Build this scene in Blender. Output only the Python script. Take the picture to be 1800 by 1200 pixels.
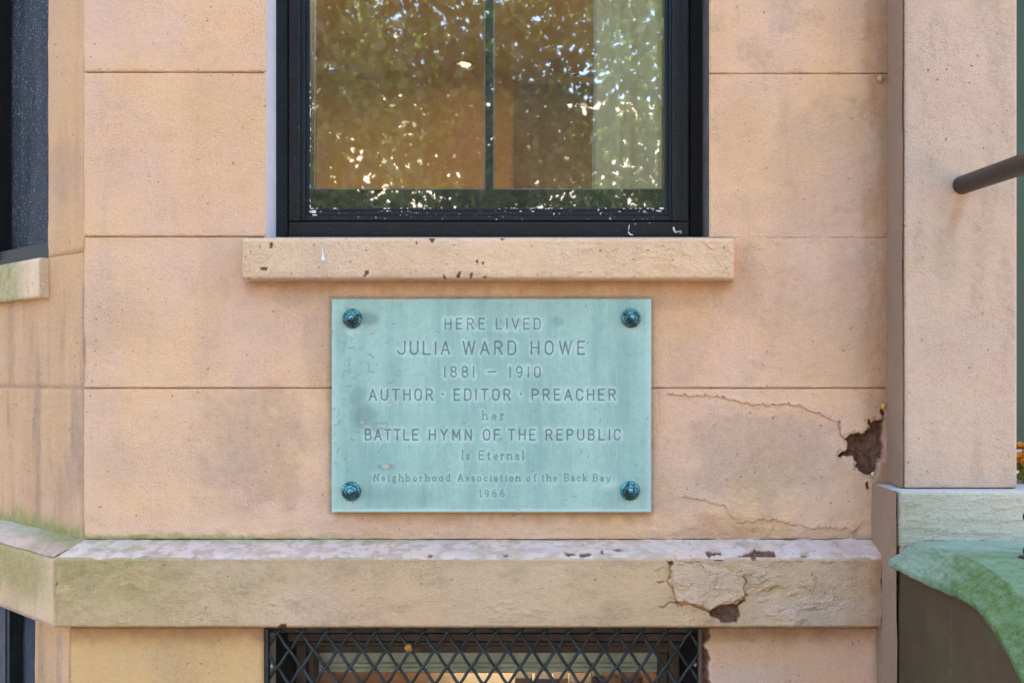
import bpy, bmesh, math, random
import numpy as np
from mathutils import Vector
random.seed(7)
R = math.radians
PI = math.pi
for o in list(bpy.data.objects):
    bpy.data.objects.remove(o)
SC = bpy.context.scene
COL = SC.collection

# ------------------------------------------------------------------ camera, world, sun, exposure
D = 2.2            # camera to wall face, metres
CX = 50 / 900
ZC = 1.6
cam = bpy.data.cameras.new('camera')
cam.sensor_width = 36
cam.lens = 36 * D / 2.0
cam.shift_x = -50 / 1800
cam.shift_y = 60 / 1800
cam.clip_start = 0.05
cam.clip_end = 600
co = bpy.data.objects.new('camera', cam)
co.location = (CX, -D, ZC)
co.rotation_euler = (R(90), 0, 0)
COL.objects.link(co)
SC.camera = co

SUN_EL, SUN_AZ = R(52), R(20)      # behind the house: the front stands in open shade
w = bpy.data.worlds.new('World')
SC.world = w
w.use_nodes = True
nt = w.node_tree
bg = nt.nodes['Background']
sky = nt.nodes.new('ShaderNodeTexSky')
sky.sky_type = 'NISHITA'
sky.sun_disc = False
sky.sun_elevation = SUN_EL
sky.sun_rotation = SUN_AZ
sky.air_density = 1.0
sky.dust_density = 3.0
sky.ozone_density = 0.6
nt.links.new(sky.outputs[0], bg.inputs[0])
bg.inputs[1].default_value = 0.15
sl = bpy.data.lights.new('sun', 'SUN')
sl.energy = 5.0
sl.angle = R(0.5)
sl.color = (1, 0.92, 0.80)
so = bpy.data.objects.new('sun', sl)
sd = Vector((math.sin(SUN_AZ) * math.cos(SUN_EL), math.cos(SUN_AZ) * math.cos(SUN_EL), math.sin(SUN_EL)))
so.rotation_euler = sd.to_track_quat('Z', 'Y').to_euler()
so.location = (0, 0, 20)
COL.objects.link(so)
SC.view_settings.view_transform = 'Standard'
SC.view_settings.look = 'None'
SC.view_settings.gamma = 1
SC.view_settings.exposure = 2.83
SC.render.engine = 'CYCLES'
SC.cycles.max_bounces = 10
SC.cycles.diffuse_bounces = 5
SC.cycles.glossy_bounces = 5
SC.cycles.transparent_max_bounces = 16
SC.cycles.sample_clamp_indirect = 6
SC.cycles.caustics_reflective = False
SC.cycles.caustics_refractive = False
SC.cycles.use_denoising = True
SC.cycles.denoising_prefilter = 'ACCURATE'
SC.cycles.use_adaptive_sampling = False

# ------------------------------------------------------------------ helpers
def W(px, py, Y=0.0):
    s = (D + Y) / D
    return Vector((CX + (px - 950) / 900 * s, Y, ZC + (660 - py) / 900 * s))
def Xp(px, Y=0.0): return CX + (px - 950) / 900 * (D + Y) / D
def Zp(py, Y=0.0): return ZC + (660 - py) / 900 * (D + Y) / D

def empty(name, label=None, cat=None, loc=(0, 0, 0), group=None):
    o = bpy.data.objects.new(name, None)
    o.location = loc
    COL.objects.link(o)
    if label: o['label'] = label
    if cat: o['category'] = cat
    if group: o['group'] = group
    return o
def tag(o, label=None, cat=None, group=None, kind=None):
    if label: o['label'] = label
    if cat: o['category'] = cat
    if group: o['group'] = group
    if kind: o['kind'] = kind
    return o
def link(name, me, parent=None, mat=None):
    o = bpy.data.objects.new(name, me)
    COL.objects.link(o)
    if mat: me.materials.append(mat)
    if parent:
        o.parent = parent
        q = parent; off = Vector((0, 0, 0))
        while q: off += q.location; q = q.parent
        o.location = -off
    return o
def bobj(name, bm, mat, parent=None, smooth=False):
    me = bpy.data.meshes.new(name)
    bmesh.ops.recalc_face_normals(bm, faces=bm.faces)
    if smooth:
        for f in bm.faces: f.smooth = True
    bm.to_mesh(me); bm.free()
    return link(name, me, parent, mat)
def box(bm, x0, x1, y0, y1, z0, z1, bev=0.0):
    r = bmesh.ops.create_cube(bm, size=1)
    for v in r['verts']:
        v.co = Vector((x0 + (v.co.x + .5) * (x1 - x0), y0 + (v.co.y + .5) * (y1 - y0), z0 + (v.co.z + .5) * (z1 - z0)))
    if bev:
        es = list({e for v in r['verts'] for e in v.link_edges})
        bmesh.ops.bevel(bm, geom=es, offset=bev, segments=2, affect='EDGES', profile=.6)
def pbox(bm, px0, px1, py0, py1, Yf, Yb, bev=0.0):
    """box whose FRONT face (at Yf) covers those photo pixels"""
    box(bm, Xp(px0, Yf), Xp(px1, Yf), Yf, Yb, Zp(py1, Yf), Zp(py0, Yf), bev)
def tube(bm, pts, r, n=8, cap=True):
    pts = [Vector(p) for p in pts]
    rings = []
    up = Vector((0, 0, 1))
    for i, p in enumerate(pts):
        a = pts[max(i - 1, 0)]; b = pts[min(i + 1, len(pts) - 1)]
        t = (b - a).normalized()
        u = t.cross(up)
        if u.length < .1: u = t.cross(Vector((1, 0, 0)))
        u.normalize(); v = t.cross(u).normalized()
        rr = r[i] if isinstance(r, (list, tuple)) else r
        rings.append([bm.verts.new(p + (u * math.cos(2 * PI * k / n) + v * math.sin(2 * PI * k / n)) * rr) for k in range(n)])
    for a, b in zip(rings, rings[1:]):
        for k in range(n):
            bm.faces.new((a[k], a[(k + 1) % n], b[(k + 1) % n], b[k]))
    if cap:
        bm.faces.new(rings[0][::-1]); bm.faces.new(rings[-1])
def ball(bm, c, r, sz=(1, 1, 1), sub=2):
    q = bmesh.ops.create_icosphere(bm, subdivisions=sub, radius=r)
    for v in q['verts']:
        v.co = Vector((v.co.x * sz[0], v.co.y * sz[1], v.co.z * sz[2])) + Vector(c)

# ---- numpy noise
def _h(ix, iy, seed):
    n = (ix.astype(np.int64) * 374761393 + iy.astype(np.int64) * 668265263 + seed * 1442695041) & 0xffffffff
    n = ((n ^ (n >> 13)) * 1274126177) & 0xffffffff
    return ((n ^ (n >> 16)) & 0xffff) / 65535.0
def vn(x, y, seed=0):
    x = np.asarray(x, float); y = np.asarray(y, float)
    ix = np.floor(x); iy = np.floor(y); fx = x - ix; fy = y - iy
    fx = fx * fx * (3 - 2 * fx); fy = fy * fy * (3 - 2 * fy)
    a = _h(ix, iy, seed); b = _h(ix + 1, iy, seed); c = _h(ix, iy + 1, seed); d = _h(ix + 1, iy + 1, seed)
    return (a * (1 - fx) + b * fx) * (1 - fy) + (c * (1 - fx) + d * fx) * fy
def fbm(x, y, seed=0, o=4):
    s = 0; a = .5; t = 0
    for i in range(o):
        s = s + a * vn(x, y, seed + i * 17); t += a
        x = x * 2.03 + 5.1; y = y * 2.03 + 3.7; a *= .5
    return s / t
def ss(a, b, x):
    t = np.clip((x - a) / (b - a), 0, 1)
    return t * t * (3 - 2 * t)
def segd(X, Y, p, q):
    px, py = p; qx, qy = q
    dx, dy = qx - px, qy - py
    l = dx * dx + dy * dy + 1e-9
    t = np.clip(((X - px) * dx + (Y - py) * dy) / l, 0, 1)
    return np.hypot(X - px - t * dx, Y - py - t * dy)
def pold(X, Y, pts):
    d = np.full(X.shape, 1e6)
    for p, q in zip(pts, pts[1:]): d = np.minimum(d, segd(X, Y, p, q))
    return d
def polysd(X, Y, pts):
    d = pold(X, Y, pts + [pts[0]])
    ins = np.zeros(X.shape, bool)
    n = len(pts)
    for i in range(n):
        x0, y0 = pts[i]; x1, y1 = pts[(i + 1) % n]
        if y0 == y1: continue
        c = ((Y >= y0) != (Y >= y1)) & (X < (x1 - x0) * (Y - y0) / (y1 - y0) + x0)
        ins ^= c
    return np.where(ins, -d, d)

def gridmesh(name, P, A, mat, parent=None, smooth=True, extra=None):
    """P: (rows, cols, 3) points; A: (rows, cols, 4) mask colour"""
    nr, nc = P.shape[:2]
    me = bpy.data.meshes.new(name)
    idx = np.arange(nr * nc).reshape(nr, nc)
    q = np.stack([idx[:-1, :-1], idx[1:, :-1], idx[1:, 1:], idx[:-1, 1:]], -1).reshape(-1, 4)
    me.vertices.add(nr * nc)
    me.vertices.foreach_set('co', P.reshape(-1).astype(np.float32))
    me.loops.add(q.size)
    me.loops.foreach_set('vertex_index', q.reshape(-1).astype(np.int32))
    me.polygons.add(len(q))
    me.polygons.foreach_set('loop_start', (np.arange(len(q)) * 4).astype(np.int32))
    me.update(calc_edges=True)
    me.polygons.foreach_set('use_smooth', np.full(len(q), smooth))
    at = me.color_attributes.new('mask', 'FLOAT_COLOR', 'POINT')
    at.data.foreach_set('color', np.ascontiguousarray(A[..., :4]).reshape(-1).astype(np.float32))
    if A.shape[-1] == 5:
        rt = me.attributes.new('rust_and_bounce', 'FLOAT', 'POINT')
        rt.data.foreach_set('value', np.ascontiguousarray(A[..., 4]).reshape(-1).astype(np.float32))
    me.validate()
    return link(name, me, parent, mat)
def axis(a, b, step, dense=()):
    """ticks from a to b, finer inside the (lo, hi, step) ranges"""
    out = [a]; x = a
    sg = 1 if b > a else -1
    while (b - x) * sg > 1e-6:
        s = step
        for lo, hi, st in dense:
            if lo <= x <= hi: s = min(s, st)
        x += s * sg
        out.append(b if (x - b) * sg > -s * .3 else x)
        if out[-1] == b: break
    return np.array(out)
def panel(name, us, vs, base, nrm, hf, mat, parent=None, depth=.03, pad=True, smooth=True):
    """relief surface: base(U,V)->xyz, pushed along nrm by hf(U,V)->(h, mask); edges folded back by depth"""
    U, V = np.meshgrid(us, vs)
    h, A = hf(U, V)
    P = base(U, V) + h[..., None] * np.array(nrm)
    if pad:
        P = np.pad(P, ((1, 1), (1, 1), (0, 0)), mode='edge')
        A = np.pad(A, ((1, 1), (1, 1), (0, 0)), mode='edge')
        m = np.zeros(P.shape[:2]); m[0] = m[-1] = 1; m[:, 0] = m[:, -1] = 1
        P = P - (m * depth)[..., None] * np.array(nrm)
    return gridmesh(name, P, A, mat, parent, smooth)
def frontbase(Yf):
    s = (D + Yf) / D
    def f(U, V):
        return np.stack([CX + (U - 950) / 900 * s, np.full(U.shape, Yf), ZC + (660 - V) / 900 * s], -1)
    return f
FN = (0, -1, 0)

# ------------------------------------------------------------------ materials
def newmat(name):
    m = bpy.data.materials.new(name); m.use_nodes = True
    nt = m.node_tree; b = nt.nodes['Principled BSDF']
    return m, nt, b
class N:
    def __init__(s, nt): s.nt = nt; s.tc = nt.nodes.new('ShaderNodeTexCoord')
    def coord(s, sc=(1, 1, 1), rot=(0, 0, 0)):
        mp = s.nt.nodes.new('ShaderNodeMapping')
        mp.inputs['Scale'].default_value = sc; mp.inputs['Rotation'].default_value = rot
        s.nt.links.new(s.tc.outputs['Object'], mp.inputs[0]); return mp.outputs[0]
    def noise(s, scale, detail=4, rough=.55, co=None, dist=0):
        n = s.nt.nodes.new('ShaderNodeTexNoise')
        n.inputs['Scale'].default_value = scale; n.inputs['Detail'].default_value = detail
        n.inputs['Roughness'].default_value = rough; n.inputs['Distortion'].default_value = dist
        s.nt.links.new(co or s.tc.outputs['Object'], n.inputs['Vector']); return n.outputs['Fac']
    def vor(s, scale, co=None, feat='F1'):
        n = s.nt.nodes.new('ShaderNodeTexVoronoi'); n.feature = feat
        n.inputs['Scale'].default_value = scale
        s.nt.links.new(co or s.tc.outputs['Object'], n.inputs['Vector']); return n.outputs['Distance']
    def ramp(s, f, a, b, va=0., vb=1.):
        n = s.nt.nodes.new('ShaderNodeMapRange'); n.clamp = True
        n.inputs[1].default_value = a; n.inputs[2].default_value = b
        n.inputs[3].default_value = va; n.inputs[4].default_value = vb
        s.nt.links.new(f, n.inputs[0]); return n.outputs[0]
    def mix(s, f, a, b, mode='MIX'):
        n = s.nt.nodes.new('ShaderNodeMix'); n.data_type = 'RGBA'; n.blend_type = mode
        for i, v in ((0, f), (6, a), (7, b)):
            if hasattr(v, 'type') or hasattr(v, 'is_linked'): s.nt.links.new(v, n.inputs[i])
            elif isinstance(v, tuple): n.inputs[i].default_value = (*v[:3], 1)
            else: n.inputs[i].default_value = v
        return n.outputs[2]
    def math(s, op, a, b=0.):
        n = s.nt.nodes.new('ShaderNodeMath'); n.operation = op
        for i, v in ((0, a), (1, b)):
            if hasattr(v, 'is_linked'): s.nt.links.new(v, n.inputs[i])
            else: n.inputs[i].default_value = v
        return n.outputs[0]
    def mask(s):
        a = s.nt.nodes.new('ShaderNodeAttribute'); a.attribute_name = 'mask'
        sp = s.nt.nodes.new('ShaderNodeSeparateColor'); s.nt.links.new(a.outputs['Color'], sp.inputs[0])
        return sp.outputs[0], sp.outputs[1], sp.outputs[2], a.outputs['Alpha']
    def bump(s, h, dist, strength=1., nrm=None):
        n = s.nt.nodes.new('ShaderNodeBump'); n.inputs['Distance'].default_value = dist
        n.inputs['Strength'].default_value = strength
        s.nt.links.new(h, n.inputs['Height'])
        if nrm: s.nt.links.new(nrm, n.inputs['Normal'])
        return n.outputs[0]

def stucco(name, ca, cb, stain=(.30, .225, .165), rough_amp=1., warm=(.60, .37, .19), alg=((.10, .15, .05), (.36, .36, .12))):
    """painted stucco: two close tints, specks of grime, mask r=bare brownstone g=algae b=grime and painted shade a=chalk and painted sky light"""
    m, nt, b = newmat(name); n = N(nt)
    r, g, bl, al = n.mask()
    big = n.ramp(n.noise(3.6, 6, .62), .40, .60)
    c = n.mix(big, ca, cb)
    c = n.mix(n.ramp(n.noise(1.7, 4, .6, n.coord((1, 1, .35))), .46, .70, 0, .65), c, warm)
    # vertical rain streaks
    st = n.ramp(n.noise(9, 5, .65, n.coord((1, 1, .16))), .52, .8, 0, .42)
    c = n.mix(st, c, stain)
    c = n.mix(n.ramp(n.noise(4.3, 6, .68, n.coord((1, 1, .8))), .50, .72, 0, .34), c, tuple(v * f for v, f in zip(ca, (.80, .78, .90))))
    # fine tint mottling of the rolled coat
    c = n.mix(n.ramp(n.noise(150, 3, .6), .3, .7, 0, .3), c, tuple(min(.86, v * 1.2) for v in ca))
    c = n.mix(n.ramp(n.noise(60, 4, .7), .52, .72, 0, .16), c, stain)
    # grime caught in the pits
    gr = n.coord((1, 1, 1.35), (0, R(24), 0))
    pit = n.noise(340, 1, .5, gr)
    pit2 = n.noise(115, 1, .5)
    dens = n.ramp(n.noise(6, 4, .6), .38, .68, .15, 1.0)
    c = n.mix(n.math('MULTIPLY', n.ramp(pit, .58, .74, 0, .62), dens), c, (.16, .105, .075))
    c = n.mix(n.ramp(pit2, .735, .775, 0, .6), c, (.14, .09, .06))
    # grime mask, also carries painted shade
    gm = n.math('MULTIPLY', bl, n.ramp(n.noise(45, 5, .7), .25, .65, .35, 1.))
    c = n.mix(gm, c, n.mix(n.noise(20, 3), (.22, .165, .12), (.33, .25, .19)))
    # rusty stains, and warm bounce under ledges painted as ochre
    ru = nt.nodes.new('ShaderNodeAttribute'); ru.attribute_name = 'rust_and_bounce'
    c = n.mix(n.math('MULTIPLY', ru.outputs['Fac'], n.ramp(n.noise(30, 5, .7, n.coord((1, 1, .4))), .25, .65, .35, 1.)), c, (.37, .17, .05))
    # algae
    am = n.math('MULTIPLY', g, n.ramp(n.noise(60, 5, .75), .25, .6, .3, 1.))
    c = n.mix(am, c, n.mix(n.noise(38, 4, .7), *alg))
    # chalky paint, and sky light painted on sloping tops
    am2 = n.math('MULTIPLY', al, n.ramp(n.noise(70, 5, .75), .35, .65, .35, 1.))
    c = n.mix(am2, c, (.58, .545, .55))
    # bare stone
    bs = n.mix(n.ramp(n.noise(90, 5, .7), .3, .7), (.06, .03, .022), (.23, .125, .09))
    c = n.mix(r, c, bs)
    nt.links.new(c, b.inputs['Base Color'])
    b.inputs['Roughness'].default_value = .9
    b.inputs['Specular IOR Level'].default_value = .12
    fine = n.noise(300, 2, .6, gr)
    mid = n.noise(95, 4, .6, n.coord((1, 1, 1.5)))
    h = n.math('ADD', n.math('MULTIPLY', fine, 1.0), n.math('MULTIPLY', mid, 1.0))
    h = n.math('SUBTRACT', h, n.math('MULTIPLY', n.ramp(pit2, .70, .78, 0, .8), 1.))
    wear = n.ramp(n.noise(5, 4, .6), .35, .65, .45, 1.0)
    nt.links.new(n.bump(n.math('MULTIPLY', h, wear), .0026 * rough_amp, 1.0), b.inputs['Normal'])
    return m

M = {}
M['stucco'] = stucco('stucco_peach', (.71, .475, .29), (.66, .46, .365), warm=(.73, .41, .18))
M['stucco_bay'] = stucco('stucco_bay_peach', (.62, .385, .205), (.57, .37, .235), warm=(.62, .34, .13))
M['stucco_side'] = stucco('stucco_shaded_side', (.30, .20, .135), (.27, .18, .125), warm=(.30, .18, .10))  # shade on the pillar's side faces, put into a darker stucco
M['stucco_base'] = stucco('stucco_ochre', (.65, .43, .185), (.61, .42, .22))
M['stucco_belt'] = stucco('stucco_buff', (.60, .43, .26), (.57, .415, .29), alg=((.20, .20, .07), (.40, .34, .13)), warm=(.60, .38, .18))
M['stucco_pillar'] = stucco('stucco_pink', (.565, .415, .315), (.53, .405, .30), rough_amp=1.0, warm=(.56, .40, .30))
M['stucco_coping'] = stucco('stucco_mint', (.25, .38, .26), (.21, .33, .21), stain=(.15, .20, .10), rough_amp=2.6, warm=(.30, .34, .20), alg=((.055, .11, .02), (.165, .25, .06)))
M['stucco_dark'] = stucco('stucco_shaded_stoop', (.088, .062, .036), (.070, .054, .030), stain=(.058, .045, .024), warm=(.10, .064, .03))  # shade below the coping is put into this dark colour
M['sill'] = stucco('stucco_sill', (.72, .52, .335), (.68, .51, .35), rough_amp=1.2)
M['plinth'] = stucco('stucco_greygreen', (.52, .48, .385), (.47, .47, .385), stain=(.42, .38, .28), rough_amp=1.5, warm=(.46, .38, .29))

def simple(name, col, rough=.6, metal=0., var=.15, nscale=40, bump=0., bscale=200, spec=.5, col2=None):
    m, nt, b = newmat(name); n = N(nt)
    c2 = col2 or tuple(max(0, x * (1 - var * 2)) for x in col)
    nt.links.new(n.mix(n.ramp(n.noise(nscale, 5, .65), .35, .7), col, c2), b.inputs['Base Color'])
    b.inputs['Roughness'].default_value = rough; b.inputs['Metallic'].default_value = metal
    b.inputs['Specular IOR Level'].default_value = spec
    if bump: nt.links.new(n.bump(n.noise(bscale, 4, .6), bump), b.inputs['Normal'])
    return m
def blackpaint(name, base, chips=.0, blue=(.03, .05, .075)):
    m, nt, b = newmat(name); n = N(nt)
    c = n.mix(n.ramp(n.noise(14, 4, .6, n.coord((6, 6, .8))), .3, .75), base, blue)
    c = n.mix(n.ramp(n.noise(420, 2, .5), .68, .76, 0, .5), c, (.35, .36, .36))      # dust
    if chips:
        c = n.mix(n.ramp(n.noise(150, 3, .6), .66, .69, 0, chips), c, (.75, .75, .73))
    nt.links.new(c, b.inputs['Base Color'])
    b.inputs['Roughness'].default_value = .45; b.inputs['Specular IOR Level'].default_value = .3
    nt.links.new(n.bump(n.noise(70, 4, .6, n.coord((1, 1, 3))), .0006), b.inputs['Normal'])
    return m
M['black'] = blackpaint('black_paint', (.009, .009, .0095), blue=(.010, .013, .017))
M['black_blue'] = blackpaint('black_blue_paint', (.006, .010, .014), blue=(.010, .022, .032))
M['black_worn'] = blackpaint('black_worn_paint', (.011, .012, .013), blue=(.012, .016, .02), chips=.9)
M['putty'] = simple('putty_line', (.30, .45, .47), .6, var=.2)
M['wood'] = simple('old_wood', (.03, .018, .013), .55, var=.2, nscale=30, bump=.001, bscale=120, col2=(.09, .06, .04))
M['iron'] = simple('iron_blueblack', (.022, .027, .024), .45, .3, nscale=25, bump=.0008, bscale=300, col2=(.025, .055, .07))
M['ironbrown'] = simple('iron_brown', (.012, .009, .008), .45, .1, nscale=60, bump=.0006, bscale=260, col2=(.022, .018, .016))

def glass(name, fac, dirt, tint=(1, 1, 1), wav=.00035, specks=0., dcol=(.75, .72, .62)):
    m, nt, b = newmat(name); n = N(nt)
    nt.nodes.remove(b)
    out = nt.nodes['Material Output']
    tr = nt.nodes.new('ShaderNodeBsdfTransparent'); tr.inputs[0].default_value = (*tint, 1)
    gl = nt.nodes.new('ShaderNodeBsdfGlossy'); gl.inputs['Roughness'].default_value = .016
    nt.links.new(n.bump(n.noise(4, 2, .4), wav), gl.inputs['Normal'])
    df = nt.nodes.new('ShaderNodeBsdfDiffuse'); df.inputs[0].default_value = (*dcol, 1)
    m1 = nt.nodes.new('ShaderNodeMixShader'); m1.inputs[0].default_value = fac
    nt.links.new(tr.outputs[0], m1.inputs[1]); nt.links.new(gl.outputs[0], m1.inputs[2])
    m2 = nt.nodes.new('ShaderNodeMixShader')
    d = n.ramp(n.noise(12, 5, .7, n.coord((3, 3, .5))), .3, .8, dirt * .3, dirt * 1.2)
    if specks:
        d = n.math('ADD', d, n.ramp(n.noise(210, 2, .6), .60, .72, 0, specks))
    nt.links.new(d, m2.inputs[0])
    nt.links.new(m1.outputs[0], m2.inputs[1]); nt.links.new(df.outputs[0], m2.inputs[2])
    nt.links.new(m2.outputs[0], out.inputs[0])
    return m
M['glass'] = glass('storm_glass', .30, .035)
M['glass_in'] = glass('sash_glass', .04, .01)
M['screen'] = glass('dusty_screen', .03, .10, (.5, .55, .6), specks=.5, dcol=(.44, .48, .54))
M['glass_dark'] = glass('dark_glass', .09, .16, (.6, .64, .7), dcol=(.45, .52, .66))

def emis(name, col, st):
    m, nt, b = newmat(name)
    b.inputs['Base Color'].default_value = (*col, 1)
    b.inputs['Emission Color'].default_value = (*col, 1); b.inputs['Emission Strength'].default_value = st
    return m

# ------------------------------------------------------------------ the row house
HOUSE = empty('row_house', 'peach painted stucco town house front with window sill, belt course and angled bay', 'house', (CX, 0, 0))
JG = 2.4          # joint half profile, px
def course_edge(U, V, x0, x1, y0, y1, L=0, Rr=0):
    """fall back near the horizontal joints (V groove); wobbling arris"""
    wob = (fbm(U / 14., V * 0 + 3, 5) - .5) * 2.0
    d = np.minimum(V - y0, y1 - V) + wob
    h = -.0045 * ss(1.9, 0., d)
    if L: h += -.004 * ss(3., 0, U - x0)
    if Rr: h += -.004 * ss(3., 0, x1 - U)
    return h
def ledge(h, U, V, pts, lift=.0015, fall=9., drop=.0008, side=1):
    """a torn paint edge along a mostly horizontal line: the coat above overhangs, below it lies deeper"""
    xs = [p[0] for p in pts]; ys = [p[1] for p in pts]
    y0 = np.interp(U, xs, ys) + (vn(U / 3.5, U * 0, 31) - .5) * 4 + (vn(U / 9, U * 0, 32) - .5) * 5
    inx = ss(xs[0] - 2, xs[0] + 12, U) * ss(xs[-1] + 2, xs[-1] - 12, U)
    d = (y0 - V) * side
    return h + inx * np.where(d > 0, lift * np.exp(-np.abs(d) / fall), -drop * np.exp(-np.abs(d) / (fall * 1.3)))
def crackh(h, A, U, V, pts, wd=.9, dep=.004, dark=.9):
    jx = (vn(U / 5, V / 5, 61) - .5) * 5; jy = (vn(U / 5, V / 5, 62) - .5) * 5
    d = pold(U + jx, V + jy, pts)
    k = np.exp(-(d / wd) ** 2)
    A[..., 2] = np.maximum(A[..., 2], k * dark)
    return h - dep * k
def peel(h, A, U, V, pts, dep=.004, lift=.001, jit=5.):
    jx = (fbm(U / 7, V / 7, 71, 3) - .5) * jit * 2; jy = (fbm(U / 7, V / 7, 72, 3) - .5) * jit * 2
    s = polysd(U + jx, V + jy, pts)
    k = ss(.6, -1.0, s)
    A[..., 0] = np.maximum(A[..., 0], k)
    inside = -dep * k + k * (fbm(U / 5, V / 5, 73) - .5) * .003
    return h * (1 - .0 * k) + inside + np.where(s > 0, lift * np.exp(-s / 6), 0)
def flakes(h, U, V, m, seed=3, sx=26., sy=9., amp=.0011):
    f = fbm(U / sx, V / sy, seed, 5)
    for t in (.52, .63):
        h = h + amp * m * ss(t - .008, t + .008, f) - amp * .5 * m * ss(t - .09, t, f) * (f < t)
    return h
def dab(U, V, cx, cy, rx, ry, seed=1, hard=.35):
    d = np.hypot((U - cx) / rx, (V - cy) / ry) + (fbm(U / 30, V / 30, seed) - .5) * 1.1
    return ss(1.0 + hard, 1.0 - hard, d)
def und(U, V, seed=0):
    return (fbm(U / 90, V / 70, seed) - .5) * .0035 + (fbm(U / 17, V / 13, seed + 4, 3) - .5) * .0012
def zeroA(U): return np.zeros(U.shape + (5,))

def wallhf(x0, x1, y0, y1, L=0, Rr=0, extra=None, seed=0):
    def f(U, V):
        A = zeroA(U)
        h = und(U, V, seed) + course_edge(U, V, x0, x1, y0, y1, L, Rr)
        A[..., 2] = .4 * ss(2.2, 0, np.minimum(V - y0, y1 - V)) * ss(.4, .6, fbm(U / 40, V * 0, seed + 9))
        # shade in the re-entrant corner by the pillar, painted into the mask
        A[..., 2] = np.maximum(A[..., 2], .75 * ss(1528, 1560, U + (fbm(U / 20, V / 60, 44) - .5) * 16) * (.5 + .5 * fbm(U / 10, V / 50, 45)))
        # grime brought down by rain
        for (cx, cy, rx, ry, k) in ((450, 790, 95, 110, .42), (1330, 800, 130, 80, .42), (1440, 300, 90, 120, .25), (1300, 500, 40, 60, .25),
                                    (700, 510, 330, 26, .20), (520, 510, 60, 30, .3), (1200, 510, 70, 30, .35), (420, 880, 60, 30, .25), (1420, 560, 90, 80, .25),
                                    (390, 200, 60, 90, .12), (820, 925, 300, 16, .25), (1300, 230, 40, 90, .18), (1500, 520, 50, 110, .26), (1210, 620, 40, 60, .2), (230, 560, 60, 40, .12), (560, 600, 26, 70, .2), (1380, 360, 110, 26, .18), (1180, 860, 60, 50, .22), (1450, 640, 80, 36, .22), (200, 820, 40, 60, .14)):
            if x1 > cx - rx and x0 < cx + rx and y1 > cy - ry and y0 < cy + ry:
                A[..., 2] = np.maximum(A[..., 2], k * dab(U, V, cx, cy, rx, ry, int(cx)))
        gm_ = ss(.54, .72, fbm(U / 70 + seed * 3.1, V / 46, 301, 6)) * (.35 + .65 * ss(.4, .6, fbm(U / 7, V / 5, 302, 3)))
        A[..., 2] = np.maximum(A[..., 2], (.16 + .26 * ss(900, 1500, U)) * gm_)
        if y0 > 300:  # warm bounce under sill and plaque, painted as ochre streaks
            run = 14 + 34 * fbm(U / 13, U * 0, 88, 4)
            A[..., 4] = np.maximum(A[..., 4], .62 * ss(1, .2, (V - 490) / run) * (V > 489) * ss(424, 436, U) * ss(1296, 1284, U))
            run = 12 + 30 * fbm(U / 12, U * 0, 89, 4)
            A[..., 4] = np.maximum(A[..., 4], .55 * ss(1, .2, (V - 897) / run) * (V > 896) * ss(582, 596, U) * ss(1150, 1138, U))
            A[..., 4] = np.maximum(A[..., 4], .45 * dab(U, V, 1290, 925, 80, 22, 14))
        if y0 > 300:  # contact shade round the plaque and under the sill, painted dark
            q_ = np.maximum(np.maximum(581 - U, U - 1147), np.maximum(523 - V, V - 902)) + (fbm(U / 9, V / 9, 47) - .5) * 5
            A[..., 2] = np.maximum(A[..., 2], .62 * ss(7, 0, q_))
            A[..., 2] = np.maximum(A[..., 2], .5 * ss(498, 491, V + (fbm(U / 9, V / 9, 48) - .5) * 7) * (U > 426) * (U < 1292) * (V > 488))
        A[..., 4] = np.maximum(A[..., 4], .62 * ss(1500, 1548, U + (fbm(U / 30, V / 90, 46) - .5) * 60))  # warm bounce beside the pillar, painted as ochre
        if extra: h = extra(h, A, U, V)
        return h, A
    return f
def wallblock(x0, x1, y0, y1, step=4., L=0, Rr=0, dx=(), dy=(), extra=None, seed=0, Y=0., mat='stucco'):
    dy = list(dy) + [(y0 - 1, y0 + 5, .8), (y1 - 5, y1 + 1, .8)]
    return panel('stone_block', axis(x0, x1, step, dx), axis(y0, y1, step, dy), frontbase(Y), FN,
                 wallhf(x0, x1, y0, y1, L, Rr, extra, seed), M[mat], HOUSE, depth=.04)
WX0, WX1 = 467, 1247
WR = 1562
rows = [(416, 127), (127, -162), (-162, -430), (-430, -700), (-700, -960)]
for i, (yb, yt) in enumerate(rows):
    st = 4. if i < 2 else 20.
    def smudge(h, A, U, V):
        # reveal plaster stub left of the window
        return crackh(h, A, U, V, [(440, 172), (466, 175)], .9, .0015, .4)
    wallblock(148, WX0, yt + .4, yb - .4, st, seed=10 + i, extra=smudge if i == 1 - 1 else None, dx=((430, 470, 1.5),) if i < 2 else ())
    wallblock(WX1, WR, yt + 2.4, yb + 2.4, st, seed=30 + i)
# course under the window, full width
def ex_c3(h, A, U, V):
    h = crackh(h, A, U, V, [(575, 684), (581, 660)], 1.0, .002, .5)
    A[..., 2] = np.maximum(A[..., 2], .55 * ss(512, 492, V + (fbm(U / 30, V / 20, 12) - .5) * 14) * ss(425, 445, U) * ss(1292, 1270, U))  # soft shade below the sill, painted as a dark band
    return h
wallblock(148, WR, 416.4, 681.6, 4., seed=50, extra=ex_c3)
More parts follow.
